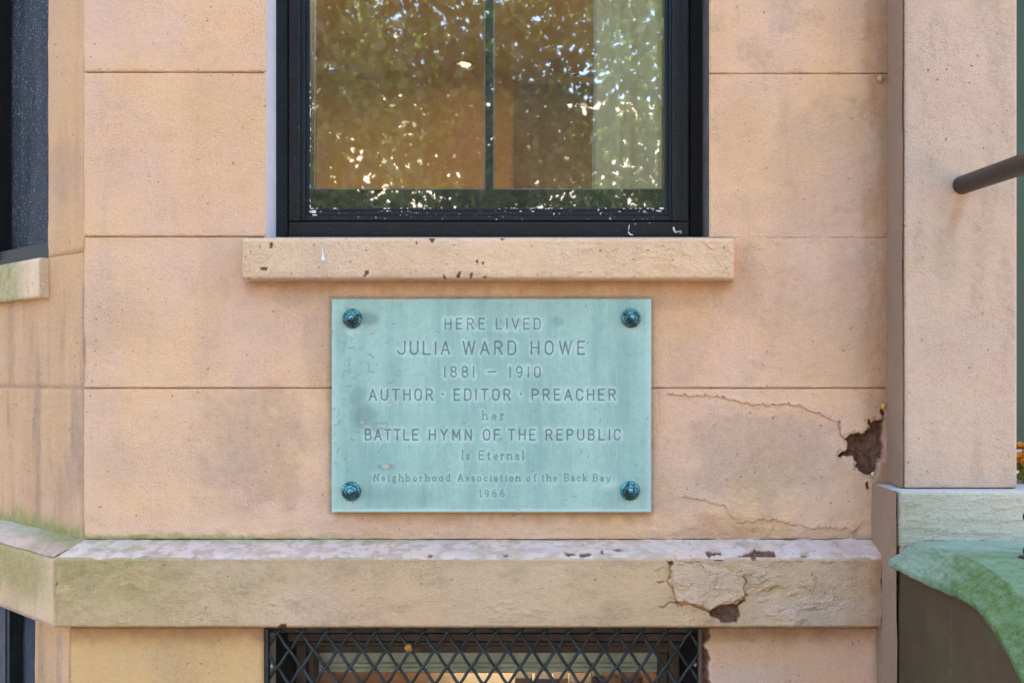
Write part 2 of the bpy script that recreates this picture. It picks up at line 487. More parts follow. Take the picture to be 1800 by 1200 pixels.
# lowest course with the torn plaster by the pillar
PEEL_BIG = [(1527, 738), (1534, 741), (1551, 738), (1554, 742), (1553, 775), (1555, 790), (1551, 805), (1544, 806), (1543, 828), (1534, 836), (1520, 833), (1510, 826),
            (1504, 812), (1500, 803), (1486, 804), (1474, 801), (1480, 795), (1488, 795), (1492, 784), (1486, 770), (1498, 764), (1515, 762), (1522, 757), (1529, 752)]
def ex_c4(h, A, U, V):
    h = ledge(h, U, V, [(1170, 694), (1264, 696), (1300, 707), (1340, 712), (1388, 711), (1405, 714), (1440, 727), (1470, 740), (1476, 748)], .0028, 14, .0012)
    h = crackh(h, A, U, V, [(1476, 740), (1478, 766), (1487, 772)], 1.5, .004)
    h = crackh(h, A, U, V, [(1264, 698), (1300, 709), (1388, 713), (1440, 729), (1476, 745)], .8, .001, .35)
    s0 = A[..., 0].copy()
    s1 = polysd(U + (fbm(U / 9, V / 9, 171, 3) - .5) * 14, V + (fbm(U / 9, V / 9, 172, 3) - .5) * 14, PEEL_BIG) - 4.5
    h = h - .0025 * ss(.8, -.8, s1); A[..., 3] = np.maximum(A[..., 3], .25 * ss(.8, -.8, s1) * ss(.45, .6, fbm(U / 12, V / 12, 173)))
    h = peel(h, A, U, V, PEEL_BIG, .016, .0012, 4)
    h = peel(h, A, U, V, [(1548, 722), (1554, 716), (1556, 728), (1552, 734)], .006, .001, 2)
    h = peel(h, A, U, V, [(1521, 849), (1526, 846), (1528, 858), (1523, 860)], .004, .001, 2)
    # lower edge of a big loose sheet
    h = ledge(h, U, V, [(1190, 872), (1225, 876), (1262, 886), (1276, 890), (1284, 905), (1296, 919)], .0022, 9, .0014)
    h = ledge(h, U, V, [(1296, 919), (1330, 914), (1362, 913), (1385, 921), (1430, 928), (1460, 925), (1500, 930), (1520, 921)], .0020, 7, .0012)
    h = flakes(h, U, V, ss(890, 930, V) * ss(1150, 1210, U) * .8, 5, 22, 12)
    h = ledge(h, U, V, [(470, 880), (490, 888), (512, 900), (525, 904)], .0014, 6, .0006, -1)
    h = crackh(h, A, U, V, [(1158, 690), (1160, 730), (1153, 760)], 1.1, .0012, .3)
    h = flakes(h, U, V, ss(900, 925, V) * ss(300, 500, U) * ss(1200, 1100, U) * .5, 6, 30, 8)
    # thin algae along the belt
    A[..., 1] = np.maximum(A[..., 1], .95 * ss(932, 945, V + (fbm(U / 26, V / 9, 21) - .5) * 14) * (.35 + .65 * ss(760, 300, U)) * ss(1150, 600, U))
    A[..., 2] = np.maximum(A[..., 2], .5 * ss(925, 947, V + (fbm(U / 20, V / 9, 22) - .5) * 12) * ss(900, 1200, U))
    return h
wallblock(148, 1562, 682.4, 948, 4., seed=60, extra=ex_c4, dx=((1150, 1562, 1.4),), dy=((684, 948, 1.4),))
# mortar behind the joints and solid core round the window opening
bm = bmesh.new()
box(bm, Xp(149), Xp(WX0 - 1), .035, .30, .0, 3.42)
box(bm, Xp(WX1 + 1), Xp(1562), .035, .30, .0, 3.42)
box(bm, Xp(WX0 - 1) + .001, Xp(WX1 + 1) - .001, .035, .30, Zp(1105) + .001, Zp(418) - .004)
bobj('wall_core', bm, M['stucco_base'], HOUSE)
jm = simple('mortar', (.44, .30, .20), .9, nscale=120)
for py, xa, xb in ((127, 148.6, WX0 - .6), (127 + 2, WX1 + .6, WR), (416, 148.6, 430), (418, 1285, WR), (682, 148.6, 590), (682, 1140, WR)):
    bm = bmesh.new(); pbox(bm, xa, xb, py - 2.5, py + 2.5, .0062, .034); bobj('mortar_joint', bm, jm, HOUSE)
# window reveals (painted returns)
bm = bmesh.new()
box(bm, Xp(WX0) - .004, Xp(WX0) + .0006, .004, .0995, Zp(420), 3.4)
bobj('reveal', bm, simple('reveal_white', (.72, .70, .76), .7, var=.06, nscale=30, bump=.0015, bscale=220), HOUSE)
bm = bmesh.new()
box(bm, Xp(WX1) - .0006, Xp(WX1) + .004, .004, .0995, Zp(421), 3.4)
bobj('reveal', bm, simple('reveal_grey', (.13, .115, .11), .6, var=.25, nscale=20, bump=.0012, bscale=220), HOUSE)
# upper floors and body of the house (above the picture)
bm = bmesh.new()
box(bm, Xp(148), 4.2, 0, .30, 3.42, 14.0)
box(bm, -3.2, 4.2, .95, 1.2, 3.42, 14.0); box(bm, -3.2, CX - .891 - .94, .96, 1.2, 0, 3.42)
box(bm, -3.2, 4.2, .30, 9.5, 13.8, 14.0)
box(bm, -3.2, 4.2, 9.3, 9.5, 0, 13.8)
box(bm, -3.25, -3.15, .95, 9.4, 0, 13.8)
box(bm, 4.15, 4.25, .30, 9.4, 0, 13.8)
bobj('upper_wall', bm, M['stucco'], HOUSE)

# window sill slab
def sillhf(U, V):
    A = zeroA(U)
    wob = (fbm(U / 25, V / 25, 81) - .5) * 3
    x0, x1, y0, y1 = 424, 1291, 418, 492
    dx = np.minimum(U - x0, x1 - U); dy = np.minimum(V - y0, y1 - V + wob * .6)
    # rounded lower-left corner
    r = 14.
    cd = np.hypot(np.clip(r - (U - x0), 0, None), np.clip(r - (y1 - V), 0, None))
    h = und(U, V, 80) - .006 * ss(6, 0, dy) - .006 * ss(5, 0, dx) - .03 * ss(r - 1.5, r + 2, cd)
    h = flakes(h, U, V, .5 + .5 * ss(900, 1100, U), 8, 22, 14, .0007)
    for pts in ([(473, 429), (478, 425), (480, 429), (477, 437), (473, 436)], [(456, 470), (470, 470), (468, 476), (459, 475)],
                [(640, 476), (648, 474), (648, 480), (643, 487), (638, 486), (641, 481)], [(753, 418), (765, 418), (760, 427), (757, 425)],
                [(877, 418), (889, 418), (882, 423)], [(777, 482), (782, 484), (784, 491), (780, 490)], [(800, 488), (806, 478), (811, 477), (808, 489)],
                [(826, 480), (831, 479), (829, 491), (826, 489)], [(848, 486), (857, 485), (853, 491)], [(836, 458), (840, 457), (840, 461), (837, 461)],
                [(846, 461), (850, 460), (851, 465), (847, 465)], [(731, 425), (734, 424), (734, 429), (731, 429)], [(730, 475), (733, 475), (733, 477), (730, 477)],
                [(723, 457), (725, 457), (725, 459), (723, 459)], [(510, 479), (512, 479), (512, 481), (510, 481)]):
        h = peel(h, A, U, V, pts, .0018, .0006, 1.6)
    h = ledge(h, U, V, [(1172, 463), (1182, 469), (1190, 470), (1199, 464)], .0018, 5, .001)
    h = ledge(h, U, V, [(1234, 424), (1240, 432), (1250, 436), (1262, 437)], .0016, 5, .001)
    h = ledge(h, U, V, [(1255, 486), (1262, 480), (1275, 488), (1290, 491)], .0016, 5, .001, -1)
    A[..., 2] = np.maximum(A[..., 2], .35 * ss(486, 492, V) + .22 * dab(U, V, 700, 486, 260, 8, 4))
    return h, A
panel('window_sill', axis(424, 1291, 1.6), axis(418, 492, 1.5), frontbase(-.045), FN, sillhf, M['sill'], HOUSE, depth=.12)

# belt course: mitred round the corner
TAN = math.tan(R(22.5))
PB = .07
zt_back, zt_front, zb = Zp(948, 0), Zp(980, -PB), Zp(1103, -PB)
CORN = (CX - .891, 0.0)            # bay corner on the wall plane
def belthf(U, V):
    A = zeroA(U)
    wob = (fbm(U / 12, V * 0, 91) - .5) * 2.4
    h = und(U, V, 90) - .005 * ss(4, 0, V - 980) - .006 * ss(4, 0, 1103 - V + wob) - .004 * ss(4, 0, U - 95)
    lm = ss(620, 480, U) * ss(990, 1010, V) * .9 * (.4 + .6 * ss(.42, .58, fbm(U / 60, V / 30, 93)))
    rm = ss(1150, 1200, U) * ss(1560, 1420, U)
    h = flakes(h, U, V, lm * .7, 11, 20, 13, .0012)
    h = flakes(h, U, V, rm * .8, 12, 34, 20, .0014)
    h = flakes(h, U, V, dab(U, V, 905, 1075, 60, 16, 3) * .8, 13, 16, 7, .001)
    # the cracked sheet of plaster
    for p in ([(1178, 990), (1176, 1000), (1180, 1012), (1172, 1022), (1182, 1030), (1186, 1048), (1192, 1058)],
              [(1192, 1058), (1177, 1060), (1168, 1067), (1158, 1065)], [(1192, 1062), (1217, 1062), (1233, 1069), (1246, 1076)],
              [(1305, 1012), (1312, 1022), (1308, 1030), (1312, 1045), (1306, 1052)], [(1172, 1022), (1156, 1024)]):
        h = crackh(h, A, U, V, p, 1.1, .005, .9)
    jx = (fbm(U / 8, V / 8, 76, 3) - .5) * 9; jy = (fbm(U / 8, V / 8, 77, 3) - .5) * 9
    for pts, lf in (([(1181, 990), (1232, 990), (1262, 996), (1305, 1010), (1312, 1030), (1309, 1048), (1262, 1062), (1250, 1073), (1233, 1065), (1217, 1059), (1190, 1056), (1186, 1040), (1182, 1020)], .0030),
                    ([(1314, 1010), (1340, 1006), (1350, 1016), (1330, 1028), (1314, 1026)], .0018), ([(1318, 1034), (1350, 1030), (1372, 1028), (1368, 1044), (1330, 1050)], -.0018),
                    ([(1240, 1000), (1290, 1012), (1300, 1040), (1250, 1032)], .0012), ([(1150, 1000), (1172, 996), (1176, 1018), (1160, 1024)], -.0015)):
        sdv = polysd(U + jx, V + jy, pts)
        h = h + lf * ss(.8, -.8, sdv)
        A[..., 3] = np.maximum(A[..., 3], .16 * ss(1, -2, sdv) * (lf > 0))
        A[..., 4] = np.maximum(A[..., 4], .55 * np.exp(-np.clip(sdv, 0, 99) / 7) * (sdv > 0) * (lf > .002))
    h = ledge(h, U, V, [(1184, 1055), (1217, 1059), (1233, 1066), (1250, 1074), (1262, 1066), (1300, 1056)], .0035, 16, .001)
    h = ledge(h, U, V, [(1186, 988), (1200, 992), (1215, 987), (1232, 990)], .0018, 6, .001)
    h = ledge(h, U, V, [(1330, 1043), (1345, 1038), (1362, 1030), (1374, 1035)], .002, 7, .001)
    h = ledge(h, U, V, [(1384, 1047), (1396, 1045), (1408, 1043)], .002, 6, .001)
    h = peel(h, A, U, V, [(1246, 1076), (1252, 1069), (1265, 1064), (1282, 1060), (1295, 1062), (1302, 1056), (1309, 1052), (1311, 1056), (1298, 1066), (1301, 1083),
                          (1295, 1092), (1280, 1094), (1266, 1095), (1262, 1087), (1247, 1083)], .005, .0015, 2.6)
    h = peel(h, A, U, V, [(1172, 986), (1184, 986), (1185, 992), (1178, 995)], .003, .001, 2)
    h = peel(h, A, U, V, [(1254, 979), (1272, 979), (1270, 987), (1256, 986)], .003, .001, 1.5)
    h = peel(h, A, U, V, [(1320, 979), (1330, 979), (1329, 985), (1322, 985)], .003, .001, 1.5)
    h = peel(h, A, U, V, [(488, 1100), (493, 1096), (503, 1095), (503, 1105), (488, 1105)], .003, .001, 1.5)
    h = peel(h, A, U, V, [(93, 1022), (101, 1024), (98, 1030), (93, 1032)], .003, .0, 1.0)
    h = crackh(h, A, U, V, [(1556, 985), (1552, 1020), (1558, 1050), (1553, 1090)], 2.0, .005, .9)
    A[..., 1] = np.maximum(A[..., 1], .62 * 1.35 * ss(620, 130, U + (fbm(U / 60, V / 30, 94) - .5) * 240) * (.45 + .55 * ss(1090, 1010, V)))
    A[..., 1] = np.maximum(A[..., 1], .25 * ss(1200, 500, U) * ss(1050, 990, V))
    A[..., 2] = np.maximum(A[..., 2], .8 * ss(1520, 1548, U + (fbm(U / 20, V / 20, 95) - .5) * 22))  # corner shade next to the pillar, painted dark
    A[..., 2] = np.maximum(A[..., 2], .30 * ss(1000, 984, V))
    A[..., 4] = np.maximum(A[..., 4], .5 * ss(1470, 1545, U + (fbm(U / 40, V / 40, 96) - .5) * 60))  # ochre painted for the warm bounce near the pillar
    A[..., 2] = np.maximum(A[..., 2], .42 * ss(.52, .68, fbm(U / 60, V / 26, 311, 6)) * (.4 + .6 * ss(.4, .6, fbm(U / 6, V / 5, 312, 3))))
    # lilac fresh patch
    A[..., 3] = np.maximum(A[..., 3], .30 * dab(U, V, 1440, 1075, 100, 28, 9, .5))
    return h, A
BELT = panel('belt_course', axis(95, 1562, 4., ((95, 640, 2.2), (860, 960, 2.2), (1140, 1562, 1.5))), axis(980, 1103, 1.6), frontbase(-PB), FN, belthf, M['stucco_belt'], HOUSE, depth=.066)
BELT['label'] = 'ochre belt course face with cracked plaster and algae tint at left'
def slopebase(U, V):
    # U: px along, V: 0 back .. 1 front ; left end follows the mitre
    l0 = CX - .891; x1 = Xp(1562)
    xl = l0 - PB * TAN * V
    t = (U - 95) / (1562 - 95)
    return np.stack([xl + t * (x1 - xl), -PB * V, zt_back + (zt_front - zt_back) * V], -1)
def slopehf(U, V):
    A = zeroA(U)
    vy = V * 34
    h = (fbm(U / 60, vy / 30, 101) - .5) * .003 + (fbm(U / 12, vy / 6, 102, 3) - .5) * .001 - .004 * ss(.88, 1, V)
    rm = ss(1150, 1230, U)
    h = flakes(h, U, vy, .3 + .6 * rm, 14, 22, 6, .0009)
    A[..., 3] = .75 * (1 - .5 * ss(.58, .75, fbm(U / 25, vy / 9, 103))) * ss(1560, 1500, U)  # sky light on the slope, painted as a pale coat
    A[..., 1] = np.maximum(.9 * ss(.32, .0, V + (fbm(U / 28, vy / 9, 104) - .5) * .5) * ss(1100, 500, U), .55 * dab(U, vy, 180, 12, 50, 12, 6))
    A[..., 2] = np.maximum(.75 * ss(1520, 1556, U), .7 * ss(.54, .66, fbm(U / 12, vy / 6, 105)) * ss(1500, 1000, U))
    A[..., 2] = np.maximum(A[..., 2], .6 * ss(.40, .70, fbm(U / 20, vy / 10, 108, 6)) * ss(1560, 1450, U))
    A[..., 3] *= (1 - .85 * A[..., 2]) * (.75 + .25 * ss(900, 1100, U))
    def sy(y): return (y - 948) / 32 * 34
    for pts in ([(1225, sy(967)), (1238, sy(970)), (1254, sy(970)), (1252, sy(977)), (1236, sy(976)), (1232, sy(980)), (1226, sy(975))],
                [(1276, sy(977)), (1290, sy(974)), (1306, sy(968)), (1313, sy(963)), (1322, sy(968)), (1348, sy(968)), (1348, sy(979)), (1315, sy(979)), (1290, sy(979))],
                [(1391, sy(976)), (1401, sy(976)), (1400, sy(979)), (1392, sy(979))], [(975, sy(970)), (992, sy(972)), (1000, sy(976)), (982, sy(977))],
                [(1003, sy(972)), (1024, sy(972)), (1027, sy(977)), (1008, sy(978))], [(1040, sy(968)), (1046, sy(966)), (1047, sy(974)), (1041, sy(972))],
                [(1060, sy(964)), (1078, sy(964)), (1080, sy(968)), (1066, sy(968))], [(870, sy(974)), (882, sy(974)), (880, sy(978)), (872, sy(978))],
                [(740, sy(974)), (751, sy(975)), (748, sy(979)), (742, sy(979))], [(1365, sy(953)), (1372, sy(957)), (1366, sy(956))]):
        h = peel(h, A, U, vy, pts, .002, .0005, 2.2)
    h = crackh(h, A, U, vy, [(1284, sy(954)), (1330, sy(955)), (1366, sy(957))], 1.0, .002, .8)
    h = crackh(h, A, U, vy, [(1200, sy(950)), (1205, sy(960)), (1199, sy(966))], .8, .002, .7)
    return h, A
sn = Vector((0, -(zt_back - zt_front), PB)).normalized()
SL = panel('belt_course', axis(95, 1562, 4., ((1150, 1420, 1.6),)), np.linspace(0, 1, 24), slopebase, (0, sn.y, sn.z), slopehf, M['stucco'], HOUSE, depth=.0, pad=False)
SL['label'] = 'weathered sloping top of the belt course with sky light painted in pale'
bm = bmesh.new()
vs = [bm.verts.new(c) for c in ((CX - .891 - PB * TAN, -PB + .006, zb + .002), (Xp(1562), -PB + .006, zb + .002), (Xp(1562), .01, zb + .002), (CX - .891, .01, zb + .002))]
bm.faces.new(vs)
bobj('belt_underside', bm, M['stucco_base'], HOUSE)

# base wall under the belt
YB = -.035
GX0, GX1 = 462, 1235
def basehf(x0, x1, seed):
    def f(U, V):
        A = zeroA(U)
        h = und(U, V, seed) - .004 * ss(5, 0, U - x0) * (x0 < 200) - .004 * ss(4, 0, x1 - U) * (x1 < 600)
        A[..., 2] = .75 * ss(1135, 1100, V + (fbm(U / 24, V / 20, seed) - .5) * 36)
        A[..., 4] = .45 * ss(1150, 1104, V + (fbm(U / 24, V / 20, seed + 3) - .5) * 30)  # warm bounce below the belt, painted in
        if x1 > 1400:
            h = ledge(h, U, V, [(1240, 1146), (1250, 1141), (1262, 1137)], .0015, 5, .001)
            e = np.abs(U - 1246 + (fbm(V / 14, V * 0, 7) - .5) * 14)
            h = h - .014 * ss(1250, 1240, U + (fbm(V / 14, V * 0 + 2, 7, 3) - .5) * 22)
            A[..., 0] = ss(1249, 1244, U + (fbm(V / 14, V * 0 + 2, 7, 3) - .5) * 22)
            A[..., 2] = np.maximum(A[..., 2], .8 * ss(1528, 1545, U))  # pillar corner's shade continued in the colour
            A[..., 3] = .28 * ss(1160, 1180, V) * ss(1480, 1300, U)
        return h, A
    return f
zfl = 660 + 1.6 * 900
panel('base_wall', axis(121, GX0, 3.), axis(1103, 2230, 3., ((0, 0, 1),)) if False else np.concatenate([axis(1103, 1230, 3.), axis(1240, 2240, 40.)]), frontbase(YB), FN, basehf(121, GX0, 110), M['stucco_base'], HOUSE, depth=.04)
panel('base_wall', axis(GX1, 1556, 4., ((GX1, 1280, 1.5),)), np.concatenate([axis(1103, 1230, 2.), axis(1240, 2240, 40.)]), frontbase(YB), FN, basehf(GX1, 1556, 120), M['stucco'], HOUSE, depth=.04)
bm = bmesh.new()
box(bm, Xp(GX0, YB), Xp(GX1, YB), YB + .002, .10, .0, Zp(1640, YB))
bobj('base_wall', bm, M['stucco_base'], HOUSE)

# ---- bay side wall (turned 45 degrees, runs back to the left)
S2 = math.sqrt(.5)
BN = (-S2, -S2, 0)
def baybase(off):
    def f(U, V):      # U = a (metres along both axes), V = z
        cx = CX - .891 - U + BN[0] * 0; 
        return np.stack([CX - .891 - U - S2 * off, U - S2 * off, V], -1)
    return f
def bay_px(a, z, off=0.):
    X = -.891 - a - S2 * off; Y = a - S2 * off; s = (D + Y) / D
    return 950 + X * 900 / s, 660 - (z - ZC) * 900 / s
A0 = .1245                       # near jamb of the bay window
A_W = .335
ZS = 1.842
def bayhf(seed, jz=None, low=False):
    def f(U, V):
        PX, PY = bay_px(U, V)
        A = zeroA(U)
        h = (fbm(U * 12, V * 11, seed) - .5) * .004 + (fbm(U * 50, V * 40, seed + 3, 3) - .5) * .0015
        A[..., 2] = .6 * ss(.5, .75, fbm(U * 50, V * 4, seed + 5, 4)) * ss(1.9, 1.6, V) + .12
        A[..., 4] = .16 * ss(.42, .62, fbm(U * 22, V * 2.2, seed + 8, 4))
        A[..., 2] = np.maximum(A[..., 2], .38 * dab(PX, PY, 118, 300, 30, 60, 8))
        if jz is not None:
            h = h - .004 * np.exp(-((V - jz - (fbm(U * 40, V * 0, 6) - .5) * .004) / .0016) ** 2)
            A[..., 2] = np.maximum(A[..., 2], .8 * np.exp(-((V - jz) / .0022) ** 2))
        if low:
            A[..., 1] = .95 * ss(1.325, 1.285, V + (fbm(U * 40, V * 30, 16) - .5) * .04)
            A[..., 2] = np.maximum(A[..., 2], .5 * ss(.55, .7, fbm(U * 22, V * 3, 17)))
        return h, A
    return f
ab = lambda a, b: (b - a)
# strip beside the window, and the wall under the sill
panel('bay_wall', axis(0, A0, .004), axis(ZS, 3.42, .012), baybase(0), BN, bayhf(130), M['stucco_bay'], HOUSE, depth=.03)
panel('bay_wall', axis(0, .95, .006), axis(zt_back - .01, ZS, .006), baybase(0), BN, bayhf(140, jz=1.576, low=True), M['stucco_bay'], HOUSE, depth=.03)
# bay belt
def bslope(U, V):
    # shares the mitre with the main belt
    off = PB * V
    a = np.where(U < .001, 0, U)
    X0 = CX - .891 - PB * TAN * V; Y0 = -PB * V
    return np.stack([X0 - U, Y0 + U, zt_back + (zt_front - zt_back) * V + 0 * U], -1)
def bslopehf(U, V):
    A = zeroA(U)
    h = (fbm(U * 30, V * 3, 151) - .5) * .004
    h = flakes(h, U * 900, V * 34, .7, 16, 20, 7, .0010)
    A[..., 1] = .85 * ss(.9, .0, V + (fbm(U * 30, V * 4, 152) - .5) * .9)
    A[..., 2] = .8 * ss(.2, .0, U + (fbm(U * 30, V * 4, 153) - .5) * .12)
    A[..., 3] = .45 * ss(.05, .25, U)  # pale tint paints sky light on the bay slope
    return h, A
bsn = Vector((-S2 * (zt_back - zt_front), -S2 * (zt_back - zt_front), PB)).normalized()
q = panel('bay_belt_course', axis(0, 1.0, .005), np.linspace(0, 1, 16), bslope, tuple(bsn), bslopehf, M['stucco'], HOUSE, pad=False)
def bface(U, V):
    return np.stack([CX - .891 - PB * TAN - U, -PB + U, V + 0 * U], -1)
def bfacehf(U, V):
    A = zeroA(U)
    h = (fbm(U * 14, V * 12, 161) - .5) * .004 - .005 * ss(.006, 0, zt_front - V) - .004 * ss(.006, 0, V - zb)
    A[..., 1] = .8 * ss(1.135, 1.20, V + (fbm(U * 22, V * 8, 162) - .5) * .12) * ss(-.02, .06, U)
    A[..., 2] = .3 * ss(.5, .7, fbm(U * 30, V * 6, 163))
    return h, A
panel('bay_belt_course', axis(0, 1.0, .006), axis(zb, zt_front, .005), bface, BN, bfacehf, M['stucco_belt'], HOUSE, depth=.06)
bm = bmesh.new()
vs = [bm.verts.new(c) for c in ((CX - .891 - PB * TAN, -PB, zb + .001), (CX - .891, .0, zb + .001), (CX - 1.891, 1.0, zb + .001), (CX - 1.891 - PB * TAN, 1.0 - PB, zb + .001))]
bm.faces.new(vs)
bobj('belt_underside', bm, M['stucco_base'], HOUSE)
# bay base wall strip and the part beyond its window
o35 = .035
def bbase(U, V): return np.stack([CX - .891 - o35 * TAN - U, -o35 + U, V], -1)
panel('bay_wall', axis(0, .118, .005), np.concatenate([axis(0, .95, .05), axis(.96, zb, .006)]), bbase, BN, bayhf(170), M['stucco_bay'], HOUSE, depth=.05)
panel('bay_wall', axis(.42, 1.0, .05), axis(0, zb, .05), bbase, BN, bayhf(171), M['stucco_bay'], HOUSE, depth=.05)
panel('bay_wall', axis(.86, 1.0, .05), axis(ZS, 3.42, .05), baybase(0), BN, bayhf(172), M['stucco_bay'], HOUSE, depth=.03)
bm = bmesh.new()
for (a0, a1, z0, z1) in ((.118, .42, 0, .45),):
    c = [(CX - .891 - o35 * TAN - a, -o35 + a) for a in (a0, a1)]
    v = [bm.verts.new((c[0][0], c[0][1], z0)), bm.verts.new((c[1][0], c[1][1], z0)), bm.verts.new((c[1][0], c[1][1], z1)), bm.verts.new((c[0][0], c[0][1], z1))]
    bm.faces.new(v)
bobj('bay_wall', bm, M['stucco'], HOUSE)

# generic angled box in bay coordinates: a0..a1 along, n0..n1 out of the wall (negative = inside)
def bbox(bm, a0, a1, n0, n1, z0, z1, bev=0., sk0=0.):
    r = bmesh.ops.create_cube(bm, size=1)
    for v in r['verts']:
        a = a0 + (v.co.x + .5) * (a1 - a0); n_ = n0 + (v.co.y + .5) * (n1 - n0); z = z0 + (v.co.z + .5) * (z1 - z0)
        v.co = Vector((CX - .891 - a - S2 * n_, a - S2 * n_, z))
    if bev:
        es = list({e for v in r['verts'] for e in v.link_edges})
        bmesh.ops.bevel(bm, geom=es, offset=bev, segments=2, affect='EDGES')
# sill of the bay window
ZSb = ZS - .082
def bsb(U, V):
    n_ = .020
    return np.stack([CX - .891 - U - S2 * n_, U - S2 * n_, V], -1)
def bsh(U, V):
    A = zeroA(U)
    h = (fbm(U * 40, V * 40, 181) - .5) * .002 - .003 * ss(.004, 0, ZS - V) - .003 * ss(.004, 0, V - ZSb) - .002 * ss(.004, 0, U - A0)
    A[..., 1] = .75 * ss(.02, .10, U - A0 + (fbm(U * 30, V * 30, 182) - .5) * .08)
    A = A; h = crackh(h, A, U * 900, V * 900, [((A0 + .040) * 900, ZSb * 900), ((A0 + .040) * 900, (ZSb + .03) * 900)], .8, .003, .9)
    return h, A
panel('bay_window_sill', axis(A0 - .002, .90, .006), axis(ZSb, ZS, .004), bsb, BN, bsh, M['sill'], HOUSE, depth=.10)
# bay window: mesh of the frame, with panes below it
bm = bmesh.new()
bbox(bm, A0 + .0, A_W + .5, -.075, -.03, ZS, ZS + .02, .002)
bbox(bm, A0 + .0, A_W + .5, -.085, -.045, ZS + .02, ZS + .045, .002)
bbox(bm, A0 - .02, A0 + .004, -.10, -.05, ZS, 3.4, .002)
bbox(bm, .416, .432, -.095, -.035, ZS + .02, 3.4, .002)
BW = bobj('bay_window', bm, M['black'], HOUSE)
bm = bmesh.new(); bbox(bm, A0, .85, -.078, -.075, ZS + .045, 3.4); bobj('pane', bm, M['screen'], BW)
bm = bmesh.new(); bbox(bm, A0 - .02, .85, -.20, -.195, ZS, 3.4); 
bobj('room_blind', bm, simple('blind_dark', (.085, .095, .11), .8, var=.2), BW)
bm = bmesh.new()
pts = [(A0 + .02 + .012 * i, -.14 + .006 * math.sin(i * 1.7)) for i in range(5)]
for (a, n_), (a2, n2) in zip(pts, pts[1:]):
    v = [bm.verts.new((CX - .891 - p[0] - S2 * p[1], p[0] - S2 * p[1], z)) for p, z in (((a, n_), ZS), ((a2, n2), ZS), ((a2, n2), 3.4), ((a, n_), 3.4))]
    bm.faces.new(v)
bobj('curtain', bm, simple('curtain_grey', (.28, .30, .33), .9), BW)
# basement window in the bay
zt = zb - .001
def bb2(bm, a0, a1, n0, n1, z0, z1, bev=0.):   # relative to the base wall plane
    r = bmesh.ops.create_cube(bm, size=1)
    for v in r['verts']:
        a = a0 + (v.co.x + .5) * (a1 - a0); n_ = n0 + (v.co.y + .5) * (n1 - n0); z = z0 + (v.co.z + .5) * (z1 - z0)
        v.co = Vector((CX - .891 - o35 * TAN - a - S2 * n_, -o35 + a - S2 * n_, z))
    if bev:
        es = list({e for v in r['verts'] for e in v.link_edges})
        bmesh.ops.bevel(bm, geom=es, offset=bev, segments=2, affect='EDGES')
bm = bmesh.new()
bb2(bm, .118, .42, -.05, -.012, zt - .018, zt, .002)
bb2(bm, .112, .122, -.06, -.02, .45, zt, .001)
bb2(bm, .235, .25, -.06, -.01, .45, zt - .018, .002)
BW2 = bobj('basement_bay_window', bm, M['black_blue'], HOUSE)
bm = bmesh.new(); bb2(bm, .12, .42, -.040, -.037, .45, zt - .016); bobj('pane', bm, M['glass_dark'], BW2)
bm = bmesh.new()
for i, (a0, a1) in enumerate(((.12, .155), (.16, .178), (.183, .235), (.255, .41))):
    bb2(bm, a0, a1, -.10 - .01 * (i % 2), -.095 - .01 * (i % 2), .45, zt)
bobj('curtain', bm, simple('curtain_slate', (.13, .14, .19), .9, nscale=12), BW2)
bm = bmesh.new(); bb2(bm, .06, .46, -.20, -.19, .40, zt + .05); bobj('room_blind', bm, simple('blind_darker', (.035, .04, .05), .9), BW2)

# ------------------------------------------------------------------ main window
bm = bmesh.new()
ztop = -940
pbox(bm, 484, 506, ztop, 416.5, .0840, .16, .003)       # jamb linings, set back
WIN = bobj('window', bm, M['black_blue'], HOUSE)
bm = bmesh.new(); pbox(bm, 1212, 1238, ztop, 416.5, .1000, .16, .003); bobj('jamb', bm, M['black'], WIN)
WIN['label'] = 'black painted sash window with a storm sash outside'
bm = bmesh.new()
pbox(bm, 507, 527, ztop, 389, .0700, .15, .003)         # casings
pbox(bm, 1182, 1211, ztop, 389, .0700, .15, .003)
pbox(bm, 1195, 1198, ztop, 389, .0680, .10, .001)
bobj('casing', bm, M['black'], WIN)
bm = bmesh.new()
pbox(bm, 507, 1212, 390, 416.5, .0665, .16, .003)       # bottom board
pbox(bm, 507.5, 1211.5, 409, 410.5, .0655, .10, .0004)
bobj('bottom_board', bm, M['black'], WIN)
scm = simple('screw_black', (.008, .008, .008), .4)
for x in (579, 787, 1134):
    bm = bmesh.new(); r = bmesh.ops.create_cone(bm, cap_ends=True, segments=12, radius1=.0026, radius2=.002, depth=.0016)
    for v in r['verts']: v.co = W(x, 403, .0665) + Vector((v.co.x, v.co.z, v.co.y))
    bobj('screw_head', bm, scm, WIN)
# storm frame: stiles and rails with stepped moulding
bm = bmesh.new()
pbox(bm, 527, 536, ztop, 388, .0780, .13, .0015)
pbox(bm, 536, 545, ztop, 379, .0850, .13, .002)
pbox(bm, 1168, 1176, ztop, 379, .0850, .13, .002)
pbox(bm, 1176, 1182, ztop, 388, .0780, .13, .0015)
bobj('storm_stile', bm, M['black_blue'], WIN)
bm = bmesh.new()
pbox(bm, 536, 1176, 379, 388, .0780, .13, .002)
pbox(bm, 545, 1168, 371.5, 379, .0850, .13, .0015)
pbox(bm, 545, 1168, 366, 371, .0900, .13, .001)
bobj('storm_rail', bm, M['black_worn'], WIN)
bm = bmesh.new()
pbox(bm, 544, 1169, ztop, 367, .0950, .0975)
bobj('storm_pane', bm, M['glass'], WIN)
